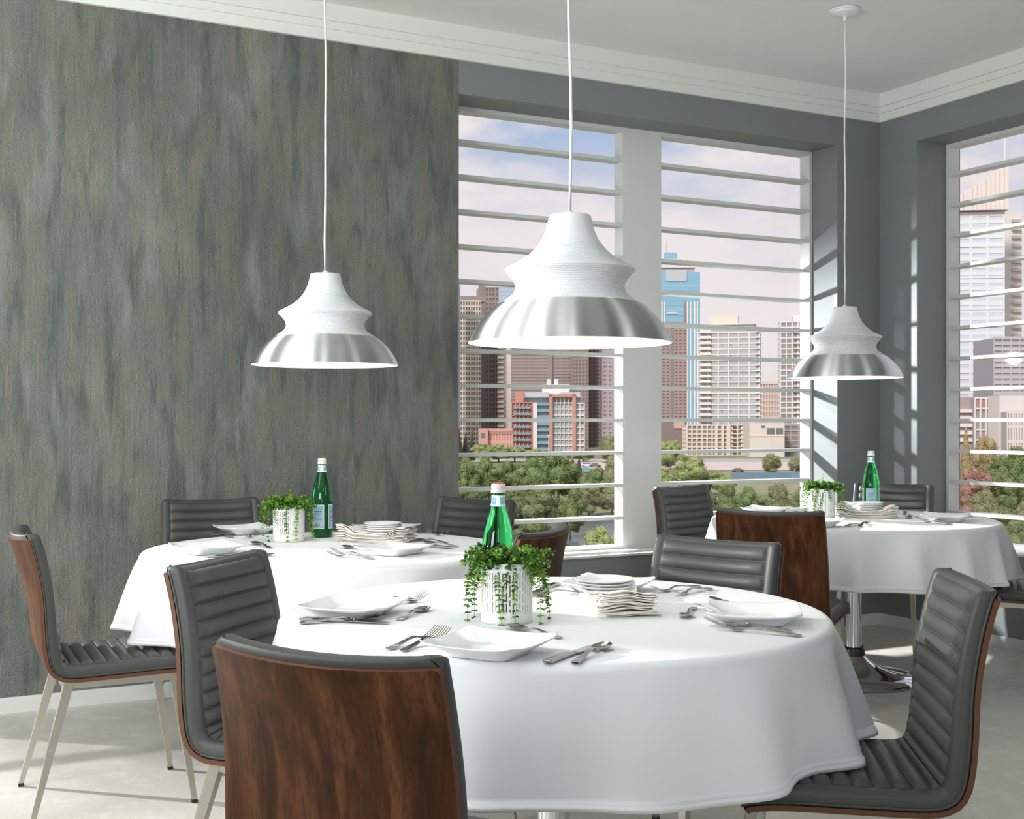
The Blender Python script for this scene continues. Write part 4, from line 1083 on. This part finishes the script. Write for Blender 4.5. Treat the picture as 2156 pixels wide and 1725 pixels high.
# through the right wall's window
x = Bld('pale glass tower with a sweeping sail roof, through the right wall window', 2010, 2113, 452, 350, 12, -6); x.body(cmat('ice_glass', (196,210,224), .25))
w2 = x.w/2; x.grid(cmat('ice_band', (222,228,234)), 'F', 3, 34, .8, 1.0, .12); x.grid(cmat('ice_band', (222,228,234)), 'F', 1, 8, .0, .5, .25, name='floor_edge')
mb = MB(); sl = []
for i in range(13):
    u = i/12; sl.append((-w2+u*(x.w+1), 11.5+math.sin(u*1.35)*6.2*u**.4-8+u*3.2))
vs = [(a, y, x.h+(.2+u_ if k_ else .4)) for k_ in (0, 1) for (a, u_) in sl for y in (-.4, 3)]
vs = []
for (a, u_) in sl:
    for y in (-.5, 5): vs += [(a, y, x.h+1.2), (a, y, x.h+1.6+u_)]
mb.add(vs, [(i*4+p_, i*4+q_, i*4+4+q_, i*4+4+p_) for i in range(12) for p_, q_ in ((0, 1), (1, 3), (3, 2), (2, 0))]+[(0,1,3,2), (48,50,51,49)])
mb.obj('sail_roof', cmat('sail', (226,214,208)), x.o); mb = MB()
for i in range(12): a, u_ = sl[i]; mb.box(a, a+.12, -.62, -.5, x.h+1.4, x.h+1.5+u_)
mb.obj('sail_rib', cmat('sail_rib', (196,176,170)), x.o, recalc=False)['kind'] = 'stuff'
x.part('parapet', BRD, -w2, w2, -.3, 0, x.h, x.h+.6); MB().tube([(w2+.2, 1, x.h), (w2+.4, 1, x.h+23)], .22, 6).obj('mast', WHT, x.o)
x = Bld('slim pale concrete tower with rows of balconies, right of the glass tower', 2114, 2152, 448, 374, 10); x.body(cmat('concrete', (218,210,204)))
mb = MB()
for j in range(24): z_ = x.h-3-j*2.5; mb.box(-.5, x.w/2-.6, -1.0, 0, z_, z_+.9)
mb.obj('balcony', cmat('balcony_grey', (168,160,160)), x.o, recalc=False)['kind'] = 'stuff'
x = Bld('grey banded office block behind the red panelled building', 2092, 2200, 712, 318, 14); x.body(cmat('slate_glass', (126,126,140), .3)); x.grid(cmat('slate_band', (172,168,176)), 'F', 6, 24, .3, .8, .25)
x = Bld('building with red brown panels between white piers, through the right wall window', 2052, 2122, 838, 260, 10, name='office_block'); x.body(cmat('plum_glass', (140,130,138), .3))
w2 = x.w/2
for i in range(6):
    a = -w2+x.w*i/6; x.part('red_panel', cmat('red_panel', (158,104,100)), a+.2, a+x.w/6-.2, -.12, 0, x.h-2.7, x.h-.5)
x.grid(WHT, 'F', 6, 8, .32, .35, .3, 0, x.h)
x = Bld('brown block with white balcony bands, left of the red panelled building', 2012, 2050, 836, 262, 9, name='office_block'); x.body(cmat('umber_wall', (150,128,126)))
mb = MB()
for j in range(5): z_ = x.h-3.4-j*1.55; mb.box(-x.w/2, x.w/2, -.6, 0, z_, z_+.75)
mb.obj('balcony_band', WHT, x.o, recalc=False)['kind'] = 'stuff'
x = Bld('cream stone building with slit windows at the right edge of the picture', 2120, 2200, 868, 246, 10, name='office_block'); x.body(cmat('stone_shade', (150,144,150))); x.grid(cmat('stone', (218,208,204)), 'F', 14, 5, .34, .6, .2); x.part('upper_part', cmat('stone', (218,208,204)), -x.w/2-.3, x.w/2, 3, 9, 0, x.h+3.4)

# parked vehicles, blue hoarding, lamp posts
def car(label, px, py, col, yaw, s_=1., name='car'):
    p = at(px, py, GZ); r = thing(name, label, 'car', p, -PHI+yaw, None)
    mb = MB(); mb.sect([((0, 0, .35), 2.1, .85), ((0, 0, .75), 2.15, .88), ((0, 0, .95), 2.05, .84)]); mb.obj('body', col, r)
    mb = MB(); mb.sect([((-.15, 0, .95), 1.45, .80), ((-.2, 0, 1.5), 1.05, .68)]); mb.obj('cabin', cmat('car_glass', (60,66,74), .2), r)
    mb = MB(); mb.sect([((-.2, 0, 1.5), 1.05, .68), ((-.2, 0, 1.56), .98, .62)]); mb.obj('roof', col, r)
    for a in (-1.3, 1.3):
        for b_ in (-.8, .8): MB().tube([(a, b_-.1, .34), (a, b_+.1, .34)], .34, 12).obj('wheel', RUBBER, r)
    r.scale = (s_, s_, s_)
car('black off-road car on the pale parking lot, seen through the right light', 1554, 995, cmat('car_black', (40,40,44), .3), .1, .72)
car('white car parked among the trees near the window pillar', 1236, 983, cmat('car_white', (236,236,236), .3), .1, .8)
car('dark car beside the white car near the window pillar', 1253, 984, cmat('car_navy', (64,66,74), .3), .05, .75)
p0, p1 = at(1538, 1008, GZ), at(1700, 1006, GZ)
d = (p1-p0); L_ = d.length; r = thing('hoarding', 'long blue hoarding below the parking lot', 'fence', p0, math.atan2(d.y, d.x))
for i in range(14): MB().box(L_*i/14+.03, L_*(i+1)/14-.03, -.05, .05, 0, 1.25).obj('panel', cmat('hoarding_blue', (66,112,150)), r, recalc=False)
p0 = at(1448, 984, GZ)
x_ = at(1242, 996, GZ); r = thing('awning', 'blue sloping tarpaulin among the trees near the window pillar', 'awning', x_, -PHI)
MB().add([(-1.9, 0, .3), (1.9, 0, .1), (.6, 0, 1.1), (-1.9, 0, 1.9), (-1.9, 1.5, .3), (1.9, 1.5, .1), (.6, 1.5, 1.1), (-1.9, 1.5, 1.9)], [(0,1,2,3), (7,6,5,4), (3,2,6,7), (0,3,7,4), (1,0,4,5), (2,1,5,6)]).obj('sheet', TEAL, r)
for px, D_, yt, lab in ((1155, 440, 918, 'white street lamp in front of the orange apartment building'),):
    X = (px-CX)/F*D_; hh = H+(HZ-yt)/F*D_-GZ; r = thing('street_lamp', lab, 'street lamp', W(X, D_, GZ), -PHI)
    MB().tube([(0, 0, 0), (0, 0, hh)], [.16, .1], 8).obj('pole', WHT, r); MB().box(-.5, .5, -.25, .25, hh-.05, hh+.25).obj('lamp_head', WHT, r)

# ------------------------------------------------------------------ trees
def tmat(name, c1, c2):
    def f(t, p, o):
        v = objc(t); n = t.noise(v, 5, 4, .6); n2 = t.noise(v, 95, 2, .7)
        c = t.mix(t.ramp(t.math('ADD', t.math('MULTIPLY', n, .45), t.math('MULTIPLY', n2, .55)), (.36, 0.), (.62, 1.)), srgb(*[k_*.86+26 for k_ in c1]), srgb(*[k_*.86+34 for k_ in c2]))  # both leaf tones lifted and paled, haze put into the colour
        t.put(p.inputs['Base Color'], c)
        tr = t.n('ShaderNodeBsdfTranslucent', i_Color=c); mx = t.n('ShaderNodeMixShader', i_Fac=.25)
        t.nt.links.new(p.outputs[0], mx.inputs[1]); t.nt.links.new(tr.outputs[0], mx.inputs[2]); t.nt.links.new(mx.outputs[0], o.inputs[0])
    return mat('tree_'+name, rough=.8, build=f, spec=.1)
TM = {'green': tmat('green', (84,108,54), (142,160,96)), 'lime': tmat('lime', (134,150,84), (184,194,128)), 'olive': tmat('olive', (112,118,76), (166,166,116)),
      'spruce': tmat('spruce', (58,60,54), (92,94,80)), 'gold': tmat('gold', (146,124,84), (204,182,134)), 'rust': tmat('rust', (146,100,86), (196,152,134)), 'deep': tmat('deep', (76,96,50), (138,152,92))}
def crown_mesh(seed, cone=False, n=1500, leafs=.05):
    rng = random.Random(seed); mb = MB(); blobs = []
    if cone: blobs = [(Vector((0, 0, .12+.84*i/7)), .30*(1-i/7.6)+.03) for i in range(8)]
    else:
        for i in range(26):
            a = rng.uniform(0, 6.28); z = rng.uniform(.22, .88); rr = .34*math.sin(PI*min(max((z-.05)/.95, 0), 1))*rng.uniform(.4, 1)
            blobs.append((Vector((math.cos(a)*rr, math.sin(a)*rr, z)), rng.uniform(.075, .16)))
        blobs.append((Vector((0, 0, .55)), .3))
    for c_, r_ in blobs:
        k = int(n*r_*r_/sum(b_[1]**2 for b_ in blobs))
        for _ in range(k):
            d = Vector((rng.gauss(0, 1), rng.gauss(0, 1), rng.gauss(0, 1))).normalized()
            p = c_+d*r_*rng.uniform(.80, 1.12)
            n_ = (d+Vector((rng.uniform(-.7, .7), rng.uniform(-.7, .7), rng.uniform(-.3, .9)))).normalized()
            a = n_.orthogonal().normalized(); a.rotate(Matrix.Rotation(rng.uniform(0, 6.28), 3, n_)); b_ = n_.cross(a); s_ = leafs*rng.uniform(.5, 1.15)
            mb.add([p+a*s_, p+b_*s_*.55+n_*s_*.15, p-a*s_, p-b_*s_*.55+n_*s_*.15], [(0, 1, 2, 3)])
    for c_, r_ in blobs:                           # solid heart of each clump
        q = 8; vs = [c_+Vector((math.cos(2*PI*i/q)*math.sin(PI*j/5), math.sin(2*PI*i/q)*math.sin(PI*j/5), math.cos(PI*j/5)))*r_*.84 for j in range(6) for i in range(q)]
        mb.add(vs, [(j*q+i, j*q+(i+1) % q, (j+1)*q+(i+1) % q, (j+1)*q+i) for j in range(5) for i in range(q)])
    return mb
BARK = cmat('bark', (104,92,80))
CROWNS = {}
for key in TM:
    for v in range(2): CROWNS[key, v] = crown_mesh(len(CROWNS)*7+v, key == 'spruce' or (key == 'gold' and v == 0), 4600, .021).mesh('crown', TM[key], False)
TRUNK = MB().tube([(0, 0, 0), (.01, 0, .25), (0, .01, .6)], [.028, .02, .01], 7).mesh('trunk', BARK, True)
def tree(key, px, ytop, wpx, D_, label, v=0, z0=None):
    X = (px-CX)/F*D_; hh = H+(HZ-ytop)/F*D_-(GZ if z0 is None else z0); wd = wpx/F*D_/.86
    r = thing('tree' if key != 'spruce' else 'spruce', label, 'tree', W(X, D_, GZ if z0 is None else z0), random.uniform(0, 6.28), 'trees outside the windows')
    put('crown', CROWNS[key, v % 2], r); put('trunk', TRUNK, r)
    r.scale = (wd, wd, hh*1.02); return r
ORD = ['first', 'second', 'third', 'fourth', 'fifth', 'sixth', 'seventh', 'eighth', 'ninth']
def row(items, D_, what):
    for i, (key, px, yt, wp) in enumerate(items): tree(key, px, yt, wp, D_+((i*37) % 11)-5, f'{ORD[i]} tree from the left {what}', i)
row([('spruce', 966, 905, 26), ('spruce', 980, 915, 26), ('spruce', 994, 908, 20)], 400, 'among the spruces beside the streaked wall')
row([('lime', 1018, 928, 62), ('lime', 1050, 934, 60), ('lime', 1084, 936, 66), ('lime', 1130, 944, 60), ('lime', 1176, 946, 60), ('lime', 1228, 948, 54), ('olive', 1282, 918, 58), ('olive', 1306, 905, 40)], 385, 'in the light row below the orange building')
row([('spruce', 1194, 958, 22), ('spruce', 1206, 965, 20), ('spruce', 1219, 964, 18)], 300, 'among the spruces left of the white car')
row([('green', 972, 965, 78), ('green', 1030, 962, 96), ('green', 1078, 972, 80), ('green', 1122, 962, 90), ('green', 1176, 956, 100), ('olive', 1214, 992, 60), ('green', 1252, 985, 66), ('olive', 1294, 960, 54)], 190, 'in the tall green row in the left light')
row([('deep', 985, 1022, 120), ('deep', 1068, 1030, 130), ('deep', 1140, 1018, 128), ('deep', 1200, 1032, 80)], 140, 'in the shaded row above the river')
row([('olive', 1240, 1016, 70), ('olive', 1288, 1024, 80), ('rust', 1310, 1040, 60)], 172, 'on the far river bank')
tree('lime', 1268, 1106, 100, 98, 'round light green bush in front of the river, bottom of the left light', 1)
tree('deep', 1130, 1092, 150, 110, 'leafy crown below the lowest slat behind the walnut chair', 0)
row([('lime', 1412, 918, 62), ('olive', 1398, 958, 50), ('lime', 1440, 958, 70)], 330, 'of the group below the maroon tower, right light')
row([('lime', 1400, 975, 70), ('lime', 1452, 958, 92), ('lime', 1494, 982, 80), ('lime', 1526, 1000, 56)], 215, 'in the row before the parking lot')
row([('olive', 1624, 956, 56), ('olive', 1676, 962, 52), ('olive', 1706, 968, 40)], 300, 'behind the blue hoarding in the right light')
row([('green', 1402, 1020, 80), ('deep', 1474, 1018, 92), ('deep', 1534, 1020, 62), ('green', 1582, 1024, 90), ('olive', 1636, 1020, 84), ('green', 1690, 1018, 80)], 150, 'in the lowest green row of the right light')
row([('deep', 1440, 1060, 120), ('deep', 1540, 1062, 120), ('green', 1640, 1060, 120)], 120, 'of the nearest bushes in the right light')
row([('gold', 2034, 902, 44), ('gold', 2076, 920, 64), ('deep', 2150, 940, 90)], 225, 'of the golden trees below the red panels')
row([('rust', 2048, 985, 100), ('deep', 2098, 962, 110), ('green', 2160, 968, 100)], 165, 'of the large crowns in the right wall window')
row([('rust', 2040, 1062, 84), ('olive', 2066, 1032, 90), ('deep', 2118, 1040, 80), ('olive', 2166, 1046, 80)], 130, 'of the crowns just above the corner table')
row([('rust', 2090, 1106, 80), ('deep', 2136, 1098, 100)], 100, 'of the bushes beside the corner table cloth')
